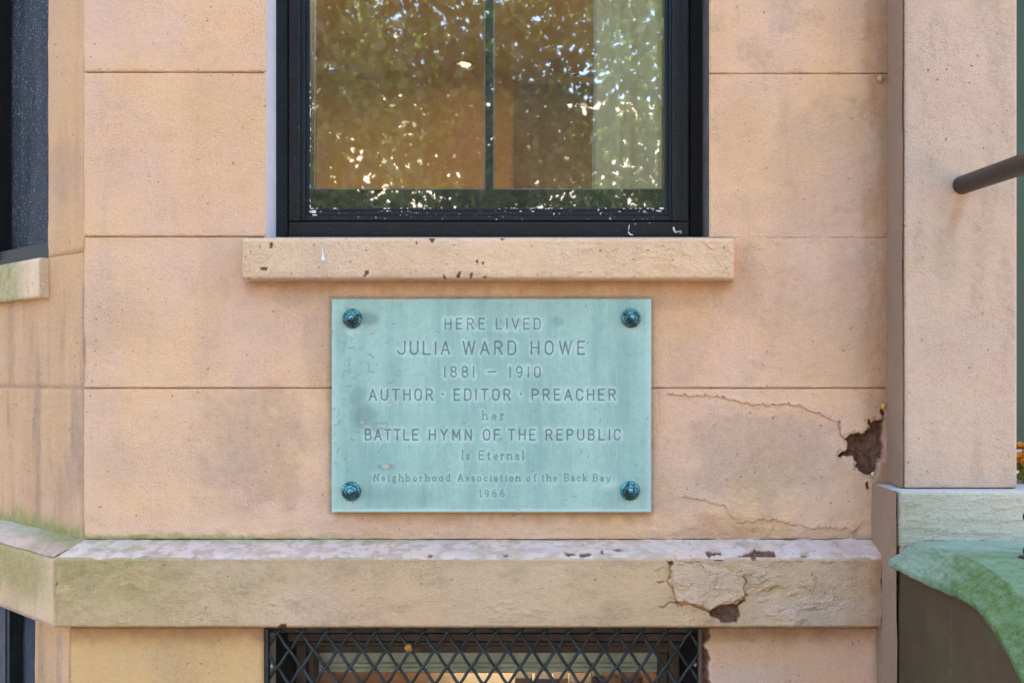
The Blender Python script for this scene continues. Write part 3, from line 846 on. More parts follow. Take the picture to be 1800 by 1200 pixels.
# inner sash
bm = bmesh.new()
pbox(bm, 534, 551, ztop, 370, .1250, .16, .002)
pbox(bm, 1166, 1190, ztop, 370, .1250, .16, .002)
pbox(bm, 551, 1166, 333, 372, .1250, .16, .002)
bobj('sash', bm, M['black'], WIN)
bm = bmesh.new()
pbox(bm, 853, 867, ztop, 333, .1260, .155, .003)
bobj('glazing_bar', bm, M['black_blue'], WIN)
bm = bmesh.new()
for x0, x1 in ((551, 552.4), (851.2, 853), (867, 868.8), (1164.6, 1166)):
    pbox(bm, x0, x1, ztop, 333, .1275, .14)
pbox(bm, 552.4, 851.2, 331.6, 333, .1275, .14); pbox(bm, 868.8, 1164.6, 331.6, 333, .1275, .14)
bobj('putty_bead', bm, M['putty'], WIN)
for x0, x1 in ((551, 855), (865, 1166)):
    bm = bmesh.new(); pbox(bm, x0, x1, ztop, 334, .1400, .1425); bobj('pane', bm, M['glass_in'], WIN)
# chipped white paint along the rail
rng = random.Random(4)
bm = bmesh.new()
def chip(px, py, Y, w_, h_, n=7):
    c = W(px, py, Y); s = (D + Y) / D / 900
    vs = [bm.verts.new(c + Vector((math.cos(2 * PI * k / n) * w_ * s * rng.uniform(.6, 1.2), 0, math.sin(2 * PI * k / n) * h_ * s * rng.uniform(.5, 1.2)))) for k in range(n)]
    f = bm.faces.new(vs)
    e = bmesh.ops.extrude_face_region(bm, geom=[f])
    for v in e['geom']:
        if isinstance(v, bmesh.types.BMVert): v.co.y += .0008
for k in range(70):
    x = rng.choice([rng.uniform(546, 1166), rng.gauss(1130, 25), rng.gauss(560, 12), rng.gauss(700, 30), rng.gauss(920, 30)])
    if 546 < x < 1166: chip(x, rng.choice([366.3, 366.3, 371.5, 377.5]) + rng.uniform(-.6, .6), .0885 if rng.random() < .7 else .0845, rng.uniform(.8, 3.2), rng.uniform(.5, 1.3))
for k in range(26): chip(545.5 + rng.uniform(-.6, .8), rng.uniform(140, 378), .0838, rng.uniform(.5, 1.0), rng.uniform(.8, 4))
chip(551, 372, .0843, 5, 3); chip(553, 378, .0843, 5, 2); chip(1158, 371, .0843, 5, 1.4); chip(1163, 366, .0843, 4, 2.0)
chip(1117, 394, .0655, 1.6, .8); chip(1142, 392, .0655, 1.6, .7)
tag(bobj('paint_chips', bm, simple('chip_white', (.80, .81, .80), .7, var=.08), WIN), kind='stuff')
# curved paint drips on the board
def drip(name, pts, wd, mat):
    bm = bmesh.new()
    P = [W(x, y, .0652) for x, y in pts]
    tube(bm, P, [max(.0002, w_ / 900 * .5) for w_ in wd], 8)
    for v in bm.verts: v.co.y = .0655 + (v.co.y - .0652) * .4
    return bobj(name, bm, mat, WIN, True)
cream = simple('drip_cream', (.78, .74, .62), .6, var=.05); white = simple('drip_white', (.75, .80, .80), .6, var=.05)
drip('paint_drip', [(1106.5, 395), (1105, 402), (1105, 409), (1108, 412), (1113, 413)], [1, 2, 3, 3, 2], cream)
drip('paint_drip', [(1184, 399), (1185, 404), (1187, 408), (1190, 408), (1194, 406)], [3, 4, 3.5, 2.5, 1.5], white)
drip('paint_drip', [(1196, 405), (1197, 410), (1196, 415)], [4, 6, 5], simple('drip_pink', (.42, .30, .26), .6))

bm = bmesh.new(); tube(bm, [W(567.2, 436, -.0455), W(567.3, 444, -.0455), W(567.6, 450, -.0455), W(567.6, 456, -.0455), W(567.5, 460.5, -.0455)], [.0004, .0012, .002, .0044, .0018], 10)
for v in bm.verts: v.co.y = -.046 + (v.co.y + .0455) * .5
bobj('paint_drip', bm, white, HOUSE, True)
# ------------------------------------------------------------------ rooms
def st(name, bm, mat): return tag(bobj(name, bm, mat), kind='structure')
YR = 7.26
ochre = simple('room_ochre', (.46, .32, .145), .9, var=.05, nscale=3)
ceilm = simple('room_ceiling_paint', (.50, .36, .18), .9, var=.04, nscale=3)
XRM = 1.42
bm = bmesh.new(); box(bm, -2.6, XRM, YR, YR + .1, 1.15, 4.1); box(bm, -2.7, -2.6, 1.5, YR, 1.15, 4.1); box(bm, XRM, XRM + .1, 1.2, YR, 1.15, 4.1)
st('room_walls', bm, ochre)
bm = bmesh.new(); box(bm, -2.7, XRM + .1, 1.45, YR + .1, 4.1, 4.2); box(bm, -.75, XRM, .305, 1.45, 4.1, 4.2); st('room_ceiling', bm, ceilm)
bm = bmesh.new(); box(bm, -2.7, XRM + .1, 1.45, YR + .1, 1.05, 1.15); box(bm, -.75, .93, .305, 1.45, 1.05, 1.15); st('room_floor', bm, simple('floor_wood', (.25, .14, .07), .5))
bm = bmesh.new()
box(bm, -.74, Xp(470, .16), .3005, .33, 1.05, 4.1); box(bm, Xp(1244, .16), .88, .3005, .33, 1.05, 4.1)
box(bm, Xp(470, .16), Xp(1244, .16), .3005, .33, 1.05, Zp(425)); box(bm, .88, .93, .3005, 1.2, 1.05, 4.1); box(bm, .93, XRM, 1.15, 1.2, 1.05, 4.1)
bbox(bm, 0.0, 1.75, -.34, -.31, 1.05, 4.1)
st('room_front_wall', bm, ochre)
bm = bmesh.new()
x0 = Xp(903, YR)
box(bm, x0, x0 + .95, YR - .03, YR - .001, 1.15, Zp(150, YR), .004)  # dark panel stands for an unlit opening in the far wall
tag(bobj('door', bm, simple('opening_dark', (.20, .14, .07), .6, nscale=4)), 'tall brown panel standing for a dark opening in the far wall behind the right pane', 'door')  # named door, but only a stand-in for the unlit opening
# recessed downlights
warm = (1, .78, .5)
def downlight(x, y, lab, energy=3.):
    t = empty('ceiling_light', lab, 'ceiling light', (x, y, 4.1), 'recessed lights in the room ceiling')
    bm = bmesh.new()
    n = 24
    prof = [(.055, -.001), (.06, -.006), (.085, -.006), (.09, -.001)]
    rg = [[bm.verts.new((x + r * math.cos(2 * PI * k / n), y + r * math.sin(2 * PI * k / n), 4.1 + z)) for k in range(n)] for r, z in prof]
    for a, b in zip(rg, rg[1:]):
        for k in range(n): bm.faces.new((a[k], a[(k + 1) % n], b[(k + 1) % n], b[k]))
    bobj('trim_ring', bm, simple('trim_dark', (.12, .10, .08), .4), t, True)
    bm = bmesh.new(); ball(bm, (x, y, 4.088), .020, (1, 1, .5))
    bobj('bulb', bm, emis('bulb_glow', (1, .85, .62), 3), t, True)
    l = bpy.data.lights.new('lamp_light', 'AREA'); l.shape = 'DISK'; l.size = .08; l.energy = energy; l.color = warm
    lo = bpy.data.objects.new('lamp_light', l); COL.objects.link(lo); lo.location = (x, y, 4.096)
d_ = (4.1 - ZC) / ((660 - 112) / 1980) - D
downlight(CX + (815 - 950) / 1980 * (D + d_), d_, 'lit recessed ceiling light with a dark ring behind the left pane', .3)
downlight(-.9, 2.6, 'lit recessed ceiling light nearest the window, out of sight above', 13)
downlight(.9, 2.4, 'lit recessed ceiling light nearest the window, on the curtain side', 13)
downlight(.8, 5.0, 'lit recessed ceiling light at the far curtain side', 13)
downlight(-1.7, 4.8, 'lit recessed ceiling light deep in the room at the left', 13)
# floor lamp with a red head on a bent arm
t = empty('floor_lamp', 'small dark red lamp head on a bent arm beside the curtain', 'lamp', (Xp(1075, 1.5), 1.5, 1.15))
bm = bmesh.new(); Y = 1.5
tube(bm, [W(1075, 60, Y), (Xp(1075, Y), Y, 1.17)], .008); tube(bm, [(Xp(1075, Y), Y, 1.15), (Xp(1075, Y), Y, 1.17)], .13, 20)
bobj('pole', bm, M['ironbrown'], t)
bm = bmesh.new(); tube(bm, [W(978, 116, Y), W(982, 124, Y), W(990, 130, Y), W(1010, 132, Y), W(1045, 133, Y), W(1075, 128, Y)], .004)
bobj('arm', bm, simple('arm_green', (.06, .10, .08), .5), t, True)
bm = bmesh.new(); pbox(bm, 963, 996, 103, 120, Y - .02, Y + .03, .005)
bobj('lamp_head', bm, simple('lamp_red', (.28, .03, .02), .5), t)
# curtain at the right of the pane
def curtain(name, p0, p1, Y0, ytop, ybot, mat, folds=3.4, amp=.009):
    n = 90
    P = np.zeros((24, n, 3))
    for j in range(24):
        for i in range(n):
            t_ = i / (n - 1)
            px = p0 + (p1 - p0) * t_
            vv = j / 23
            y = Y0 + amp * math.sin(t_ * folds * 2 * PI + .3 * math.sin(vv * 3)) * (.6 + .4 * math.sin(t_ * 5 + 1)) + .004 * math.sin(t_ * 60)
            P[j, i] = (Xp(px - (4 * math.sin(vv * 3.0) if i < 8 else 0), Y0), y, Zp(ytop + (ybot - ytop) * vv, Y0))
    return gridmesh(name, P, np.zeros(P.shape[:2] + (4,)), mat)
cm, nt, b = newmat('curtain_sheer'); n = N(nt)
nt.links.new(n.mix(n.ramp(n.noise(4, 3, .5, n.coord((8, 1, .3))), .3, .7), (.88, .90, .78), (.74, .82, .70)), b.inputs['Base Color'])
b.inputs['Roughness'].default_value = .9; b.inputs['Subsurface Weight'].default_value = 0
tl_ = nt.nodes.new('ShaderNodeBsdfTranslucent'); tl_.inputs[0].default_value = (.66, .86, .74, 1)
mx = nt.nodes.new('ShaderNodeMixShader'); mx.inputs[0].default_value = .3
nt.links.new(b.outputs[0], mx.inputs[1]); nt.links.new(tl_.outputs[0], mx.inputs[2]); nt.links.new(mx.outputs[0], nt.nodes['Material Output'].inputs[0])
cur = curtain('curtain', 1047, 1262, .24, -900, 430, cm)
tag(cur, 'pale green white curtain hanging in folds behind the right side of the pane', 'curtain')
bm = bmesh.new(); tube(bm, [W(1047, -900, .215), W(1046, 150, .215), W(1043, 280, .215), W(1043, 430, .215)], .003, 6)
o = bobj('hem', bm, simple('hem_white', (.80, .84, .76), .8), cur, True)

# ------------------------------------------------------------------ basement window behind the grille
bm = bmesh.new()
pbox(bm, 470, 1228, 1100, 1112, .02, .12, .002)
pbox(bm, 505, 1205, 1113, 1127, .06, .14, .003)
pbox(bm, 520, 1195, 1128, 1134, .075, .15, .002)
pbox(bm, 520, 538, 1128, 1620, .075, .15, .003); pbox(bm, 1176, 1195, 1128, 1620, .075, .15, .003)
pbox(bm, 538, 1176, 1134, 1147, .085, .15, .002); pbox(bm, 541, 551, 1147, 1620, .09, .15, .002); pbox(bm, 1160, 1174, 1147, 1620, .09, .15, .002)
BWN = bobj('basement_window', bm, M['wood'], HOUSE)
BWN['label'] = 'dark brown wooden basement window'
bm = bmesh.new(); pbox(bm, 455, 523, 1100, 1640, .09, .12); pbox(bm, 1192, 1245, 1100, 1640, .09, .12); pbox(bm, 505, 1205, 1620, 1640, .05, .12)
bobj('jamb', bm, simple('soot_black', (.012, .011, .010), .8), BWN)
bm = bmesh.new(); pbox(bm, 550, 1162, 1146, 1621, .115, .1175); bobj('pane', bm, glass('basement_glass', .03, .03, (.85, .88, .85)), BWN)
for x, yy in ((597, 1152), (1108, 1152)):
    bm = bmesh.new()
    pbox(bm, x - 6, x + 6, yy - 5, yy - 3.4, .112, .115); pbox(bm, x - 6, x + 6, yy + 3.4, yy + 5, .112, .115)
    pbox(bm, x - 6, x - 4.4, yy - 3.4, yy + 3.4, .112, .115); pbox(bm, x + 4.4, x + 6, yy - 3.4, yy + 3.4, .112, .115)
    bobj('window_clip', bm, simple('clip_white', (.6, .6, .5), .6), BWN)
bm = bmesh.new()
pbox(bm, 545, 1170, 1140, 1164, .17, .21, .004); pbox(bm, 545, 1170, 1165, 1172, .175, .205, .003); pbox(bm, 545, 1170, 1173, 1181, .168, .21, .003)
o = bobj('blind_box', bm, simple('blind_celadon', (.86, .88, .76), .7, nscale=14)); tag(o, 'pale green blind box across the top of the basement window', 'blind')
bm = bmesh.new()
box(bm, -.75, .75, 2.2, 2.25, .1, 1.0); box(bm, -.80, -.75, .22, 2.25, .1, 1.0); box(bm, .75, .80, .22, 2.25, .1, 1.0)
st('basement_walls', bm, simple('room_orange', (.60, .17, .02), .8, nscale=2.5, col2=(.50, .20, .04)))
bm = bmesh.new(); box(bm, -.80, .80, .14, 2.25, 1.04, 1.05); st('basement_ceiling', bm, simple('basement_ceil', (.6, .48, .32), .9))
bm = bmesh.new(); box(bm, -.80, .80, .14, 2.25, .05, .1); st('basement_floor', bm, simple('basement_floor_wood', (.3, .17, .08), .6))
# shelf of coloured books/boxes seen low in the window
rng = random.Random(11)
bcols = [(.30, .05, .03), (.10, .07, .20), (.55, .22, .04), (.42, .10, .03), (.12, .05, .05), (.60, .30, .08)]
sh = empty('book_shelf', 'wooden shelf inside the basement window under the blind', 'shelf', (0, .5, .1))
bm = bmesh.new(); pbox(bm, 545, 1170, 1215, 1222, .45, .62, .002); box(bm, Xp(545, .45), Xp(549, .45), .45, .62, .1, Zp(1215, .45)); box(bm, Xp(1165, .45), Xp(1170, .45), .45, .62, .1, Zp(1215, .45))
bobj('board', bm, simple('shelf_wood', (.45, .22, .07), .5), sh)
bx = 905.
k = 0
while bx < 1120:
    wd = rng.uniform(22, 40); hh = rng.uniform(14, 30)
    bm = bmesh.new(); pbox(bm, bx, bx + wd, 1214.6 - hh, 1214.6, .46, .55, .003)
    o = bobj('storage_box', bm, simple('box_%d' % k, bcols[k % 6], .6)); tag(o, '%s box, %s on the shelf in the basement window' % (('dark red', 'deep violet', 'amber orange', 'brick red', 'maroon', 'golden orange')[k % 6], ('leftmost', 'second from the left', 'third from the left', 'fourth from the left', 'fifth from the left', 'sixth from the left', 'rightmost', 'rightmost')[k]), 'box', 'boxes on the basement shelf')
    bx += wd + rng.uniform(1, 5); k += 1
l = bpy.data.lights.new('basement_lamp', 'AREA'); l.size = .4; l.energy = 1.3; l.color = (1, .72, .42)
lo = bpy.data.objects.new('basement_lamp', l); COL.objects.link(lo); lo.location = (0, 1.0, 1.02)

# ---- wire grille
GR = empty('window_grille', 'blue black diamond wire grille over the basement window', 'grille', (Xp(850, YB), YB, .6))
YG = -.020
bm = bmesh.new()
pbox(bm, 463, 471.5, 1104, 1560, YG - .006, YG + .012, .002)
bobj('frame_bar', bm, M['iron'], GR)
bm = bmesh.new(); pbox(bm, 1228, 1235, 1104, 1560, YG - .006, YG + .012, .002)
bobj('frame_bar', bm, simple('rusty_bar', (.10, .06, .045), .6, nscale=50, col2=(.07, .07, .07)), GR)
bm = bmesh.new(); pbox(bm, 471.5, 1228, 1554, 1560, YG - .006, YG + .012, .002); bobj('frame_bar', bm, M['iron'], GR)
bm = bmesh.new(); pbox(bm, 471.5, 1228, 1100.5, 1104.5, YG - .004, YG + .010, .001); bobj('frame_bar', bm, M['iron'], GR)
PW, PH = 42.6, 60.
def wire(x_top, sg):
    # x = x_top + sg*(y-1112)*PW/PH ; crossing every PH/2
    y0, y1 = 1104., 1554.
    pts = []
    y = y0
    n = int((y1 - y0) / 5)
    for i in range(n + 1):
        y = y0 + (y1 - y0) * i / n
        x = x_top + sg * (y - 1112.) * PW / PH
        ph = (y - 1112.) / (PH / 2) * PI
        x += sg * .8 * math.sin(2 * ph)                # crimp
        yy = YG + sg * .0032 * math.cos(ph)
        if 470 <= x <= 1229: pts.append(W(x, y, yy))
        elif pts: break
    if len(pts) > 3:
        bm = bmesh.new(); tube(bm, pts, .0031, 6)
        bobj('wire', bm, M['iron'], GR, True)
for k in range(-12, 32):
    xt = 487.5 + k * PW
    if xt < 1232: wire(xt, 1)
    if xt > 468 and xt - 330 < 1232: wire(xt, -1)
for x in (477.5, 1222):
    bm = bmesh.new(); ball(bm, W(x, 1170 if x < 600 else 1167, YG + .004), .0035, (1, .8, 1.3), 2)
    bobj('rivet', bm, simple('rivet_%d' % x, (.45, .60, .62) if x < 600 else (.55, .50, .36), .4), GR, True)
# leaf caught in the wires
def leaf_obj(name, pos, L, Wd, rot, mat, lab, curl=.3):
    bm = bmesh.new(); rw = []
    for i in range(7):
        t_ = i / 6; wv = Wd * math.sin(PI * min(1, t_ * .95 + .04)) ** .8
        y = -curl * L * math.sin(PI * t_)
        rw.append([bm.verts.new((-wv / 2, y + wv * .25, t_ * L)), bm.verts.new((0, y, t_ * L)), bm.verts.new((wv / 2, y + wv * .25, t_ * L))])
    for a, b in zip(rw, rw[1:]):
        for k in range(2): bm.faces.new((a[k], a[k + 1], b[k + 1], b[k]))
    bmesh.ops.rotate(bm, verts=bm.verts, cent=(0, 0, 0), matrix=__import__('mathutils').Euler(rot).to_matrix())
    for v in bm.verts: v.co += Vector(pos)
    bmesh.ops.solidify(bm, geom=bm.faces[:], thickness=.0006)
    o = bobj(name, bm, mat, None, True)
    return tag(o, lab, 'leaf')
yl = simple('leaf_amber', (.55, .30, .05), .6, var=.3, nscale=90, col2=(.25, .12, .03))
leaf_obj('dry_leaf', W(716, 1146, YG - .006), .018, .016, (0, R(15), 0), yl, 'curled amber dry leaf caught in the wire grille')
leaf_obj('dry_leaf', W(1551, 719, -.004), .013, .010, (0, R(20), 0), simple('leaf_orange', (.75, .38, .04), .6), 'orange scrap of leaf stuck in the corner above the torn plaster')
leaf_obj('dry_leaf', W(1549, 146, -.004), .016, .013, (0, R(-10), 0), simple('leaf_straw', (.55, .36, .14), .7), 'straw coloured leaf scrap in the upper corner beside the pillar')
leaf_obj('dry_leaf', W(1531, 834, -.006), .009, .009, (0, R(70), 0), simple('leaf_pale', (.68, .62, .38), .7), 'pale yellow leaf scrap at the foot of the torn plaster hole')

# ------------------------------------------------------------------ plaque
GL = {}
def arc(cx, cy, rx, ry, a0, a1, n=10):
    return [(cx + rx * math.cos(R(a0 + (a1 - a0) * i / n)), cy + ry * math.sin(R(a0 + (a1 - a0) * i / n))) for i in range(n + 1)]
GL['A'] = (.62, [[(0, 0), (.31, 1), (.62, 0)], [(.11, .33), (.51, .33)]])
GL['B'] = (.54, [[(0, 0), (0, 1), (.28, 1)] + arc(.28, .765, .22, .235, 90, -90) + [(0, .53)], [(.28, .53)] + arc(.28, .265, .26, .265, 90, -90) + [(0, 0)]])
GL['C'] = (.54, [arc(.27, .72, .27, .28, 8, 180) + arc(.27, .28, .27, .28, 180, 352)])
GL['D'] = (.56, [[(0, 0), (0, 1), (.26, 1)] + arc(.26, .70, .30, .30, 90, 0) + arc(.26, .30, .30, .30, 0, -90) + [(0, 0)]])
GL['E'] = (.50, [[(.5, 1), (0, 1), (0, 0), (.5, 0)], [(0, .52), (.42, .52)]])
GL['F'] = (.50, [[(.5, 1), (0, 1), (0, 0)], [(0, .52), (.42, .52)]])
GL['H'] = (.56, [[(0, 0), (0, 1)], [(.56, 0), (.56, 1)], [(0, .52), (.56, .52)]])
GL['I'] = (.02, [[(.01, 0), (.01, 1)]])
GL['J'] = (.56, [[(.56, 1), (.56, .28)] + arc(.29, .27, .27, .27, 0, -180)])
GL['L'] = (.50, [[(0, 1), (0, 0), (.5, 0)]])
GL['M'] = (.66, [[(0, 0), (0, 1), (.33, .25), (.66, 1), (.66, 0)]])
GL['N'] = (.58, [[(0, 0), (0, 1), (.58, 0), (.58, 1)]])
GL['O'] = (.58, [arc(.29, .70, .29, .30, 0, 180) + arc(.29, .30, .29, .30, 180, 360) + [(.58, .70)]])
GL['P'] = (.54, [[(0, 0), (0, 1), (.28, 1)] + arc(.28, .74, .26, .26, 90, -90) + [(0, .48)]])
GL['R'] = (.56, [[(0, 0), (0, 1), (.28, 1)] + arc(.28, .75, .26, .25, 90, -90) + [(0, .50)], [(.28, .50), (.56, 0)]])
GL['T'] = (.58, [[(0, 1), (.58, 1)], [(.29, 1), (.29, 0)]])
GL['U'] = (.58, [[(0, 1)] + arc(.29, .28, .29, .28, 180, 360) + [(.58, 1)]])
GL['V'] = (.62, [[(0, 1), (.31, 0), (.62, 1)]])
GL['W'] = (.90, [[(0, 1), (.225, 0), (.45, 1), (.675, 0), (.9, 1)]])
GL['Y'] = (.62, [[(0, 1), (.31, .48), (.62, 1)], [(.31, .48), (.31, 0)]])
GL['0'] = (.52, [arc(.26, .68, .26, .32, 0, 180) + arc(.26, .32, .26, .32, 180, 360) + [(.52, .68)]])
GL['1'] = (.02, [[(.01, 0), (.01, 1)]])
GL['6'] = (.52, [[(.44, .98)] + arc(.34, .62, .32, .38, 100, 178) + [(.01, .35)], arc(.26, .31, .26, .31, 0, 360, 20)])
GL['8'] = (.52, [arc(.26, .76, .22, .24, 0, 360, 18), arc(.26, .26, .26, .26, 0, 360, 18)])
GL['9'] = (.52, [arc(.26, .69, .26, .31, 0, 360, 20), [(.51, .65)] + arc(.18, .38, .33, .38, 0, -80)])
GL['-'] = (.8, [[(0, .5), (.8, .5)]])
GL['.'] = (.02, [[(0, .52), (.02, .52)]])
x = .60   # x height of the roman lower case
LG = {}
LG['a'] = (.42, [arc(.19, .40, .17, .20, 150, 0, 8) + [(.36, .08), (.42, .0)], arc(.18, .17, .18, .17, 80, 400, 14)])
LG['b'] = (.46, [[(0, 1), (0, 0)], arc(.23, .30, .23, .30, 180, -180, 18)])
LG['c'] = (.42, [arc(.22, .30, .22, .30, 45, 315, 14)])
LG['d'] = (.46, [[(.46, 1), (.46, 0)], arc(.23, .30, .23, .30, 0, 360, 18)])
LG['e'] = (.44, [[(.01, .32), (.43, .32)] + arc(.22, .30, .21, .30, 5, 315, 16)])
LG['f'] = (.30, [arc(.22, .84, .12, .16, 30, 180, 7) + [(.10, 0)], [(0, x), (.26, x)]])
LG['g'] = (.46, [arc(.21, .38, .18, .21, 0, 360, 16), [(.36, .55), (.46, .62)], [(.12, .2), (.06, .10), (.12, .04), (.32, .02)] + arc(.22, -.14, .22, .15, 60, -240, 14)])
LG['h'] = (.46, [[(0, 1), (0, 0)], [(0, .38)] + arc(.24, .38, .22, .22, 150, 0, 8) + [(.46, 0)]])
LG['i'] = (.04, [[(.02, x), (.02, 0)], [(.02, .86), (.03, .87)]])
LG['k'] = (.44, [[(0, 1), (0, 0)], [(.38, x), (.02, .26)], [(.14, .36), (.44, 0)]])
LG['l'] = (.04, [[(.02, 1), (.02, 0)]])
LG['n'] = (.46, [[(0, x), (0, 0)], [(0, .38)] + arc(.24, .38, .22, .22, 150, 0, 8) + [(.46, 0)]])
LG['o'] = (.46, [arc(.23, .30, .23, .30, 0, 360, 18)])
LG['r'] = (.28, [[(0, x), (0, 0)], [(0, .36)] + arc(.18, .38, .16, .20, 150, 50, 5)])
LG['s'] = (.34, [arc(.17, .45, .15, .15, 30, 250, 8) + arc(.17, .15, .16, .15, 80, -150, 8)])
LG['t'] = (.28, [[(.10, .84), (.10, .14)] + arc(.20, .12, .10, .12, 180, 320, 5), [(0, x), (.26, x)]])
LG['y'] = (.48, [[(0, x), (.25, 0)], [(.48, x), (.2, -.22), (.10, -.27), (.03, -.24)]])
def serif(ch, strokes):
    out = list(strokes)
    for s_ in strokes:
        for (p, q_) in ((s_[0], s_[1]), (s_[-1], s_[-2])):
            if abs(p[0] - q_[0]) < .55 * abs(p[1] - q_[1]) and (abs(p[1]) < .02 or abs(p[1] - 1) < .02 or abs(p[1] - x) < .02) and abs(p[1] - q_[1]) > .09:
                l_ = .08 if abs(p[1]) < .02 else .09
                if abs(p[1]) < .02 or ch.isupper(): out.append([(p[0] - l_, p[1]), (p[0] + .08, p[1])])
                else: out.append([(p[0] - l_, p[1] - .03), (p[0], p[1])])
    return out
SEG = []    # (p, q, width px)
def word(txt, x0, x1, ybase, hcap, wd, rom=False, gap=.30):
    g = []
    for c in txt:
        if c in LG: g.append((c,) + LG[c])
        else: g.append((c,) + GL[c])
    tot = sum(a[1] for a in g); n = len(g)
    # glyph widths keep the cap height scale, spacing takes up the rest
    sc = hcap
    wsc = 1.0
    if n > 1:
        rest = (x1 - x0) / sc - tot
        sp = rest / (n - 1)
        if sp < .12:
            sp = .12 if rom else .2; wsc = ((x1 - x0) / sc - sp * (n - 1)) / tot
    else:
        sp = 0; wsc = (x1 - x0) / sc / max(tot, .02)
    cx_ = x0
    for c, w_, st_ in g:
        ss_ = serif(c, st_) if rom else st_
        for s_ in ss_:
            for p, q_ in zip(s_, s_[1:]):
                SEG.append(((cx_ + p[0] * wsc * sc, ybase - p[1] * sc), (cx_ + q_[0] * wsc * sc, ybase - q_[1] * sc), wd))
        cx_ += (w_ * wsc + sp) * sc
def u(v): return 560 + v / 2.857
def lineof(words, y0, y1, wd, rom=False):
    for t_, a, b in words: word(t_, u(a) + wd / 2, u(b) - wd / 2, y1 - wd / 2, y1 - y0 - wd, wd, rom)
lineof([('HERE', 632, 835), ('LIVED', 890, 1115)], 559, 579.3, 2.1)
lineof([('JULIA', 393, 660), ('WARD', 722, 992), ('HOWE', 1065, 1338)], 598.8, 623.8, 2.7)
lineof([('1881', 630, 782), ('-', 847, 892), ('1910', 958, 1115)], 643.3, 663.7, 2.1)
lineof([('AUTHOR', 252, 575), ('EDITOR', 678, 965), ('PREACHER', 1070, 1493)], 683, 704.2, 2.5)
for v in (623, 1015): SEG.append(((u(v) - .6, 692.3), (u(v) + .6, 692.3), 3.0)); SEG.append(((u(v), 692.3), (u(v), 694.), 1.6))
lineof([('her', 822, 932)], 721, 738.2, 1.75, True)
lineof([('BATTLE', 232, 502), ('HYMN', 553, 770), ('OF', 825, 912), ('THE', 950, 1090), ('REPUBLIC', 1140, 1518)], 753.8, 774.2, 2.5)
lineof([('Is', 720, 760), ('Eternal', 805, 1030)], 791.6, 808.3, 1.75, True)
lineof([('Neighborhood', 277, 660), ('Association', 699, 1012), ('of', 1042, 1095), ('the', 1120, 1198), ('Back', 1234, 1348), ('Bay', 1378, 1466)], 832.2, 846.2, 1.65, True)
lineof([('1966', 810, 933)], 860.4, 873.6, 1.6, True)

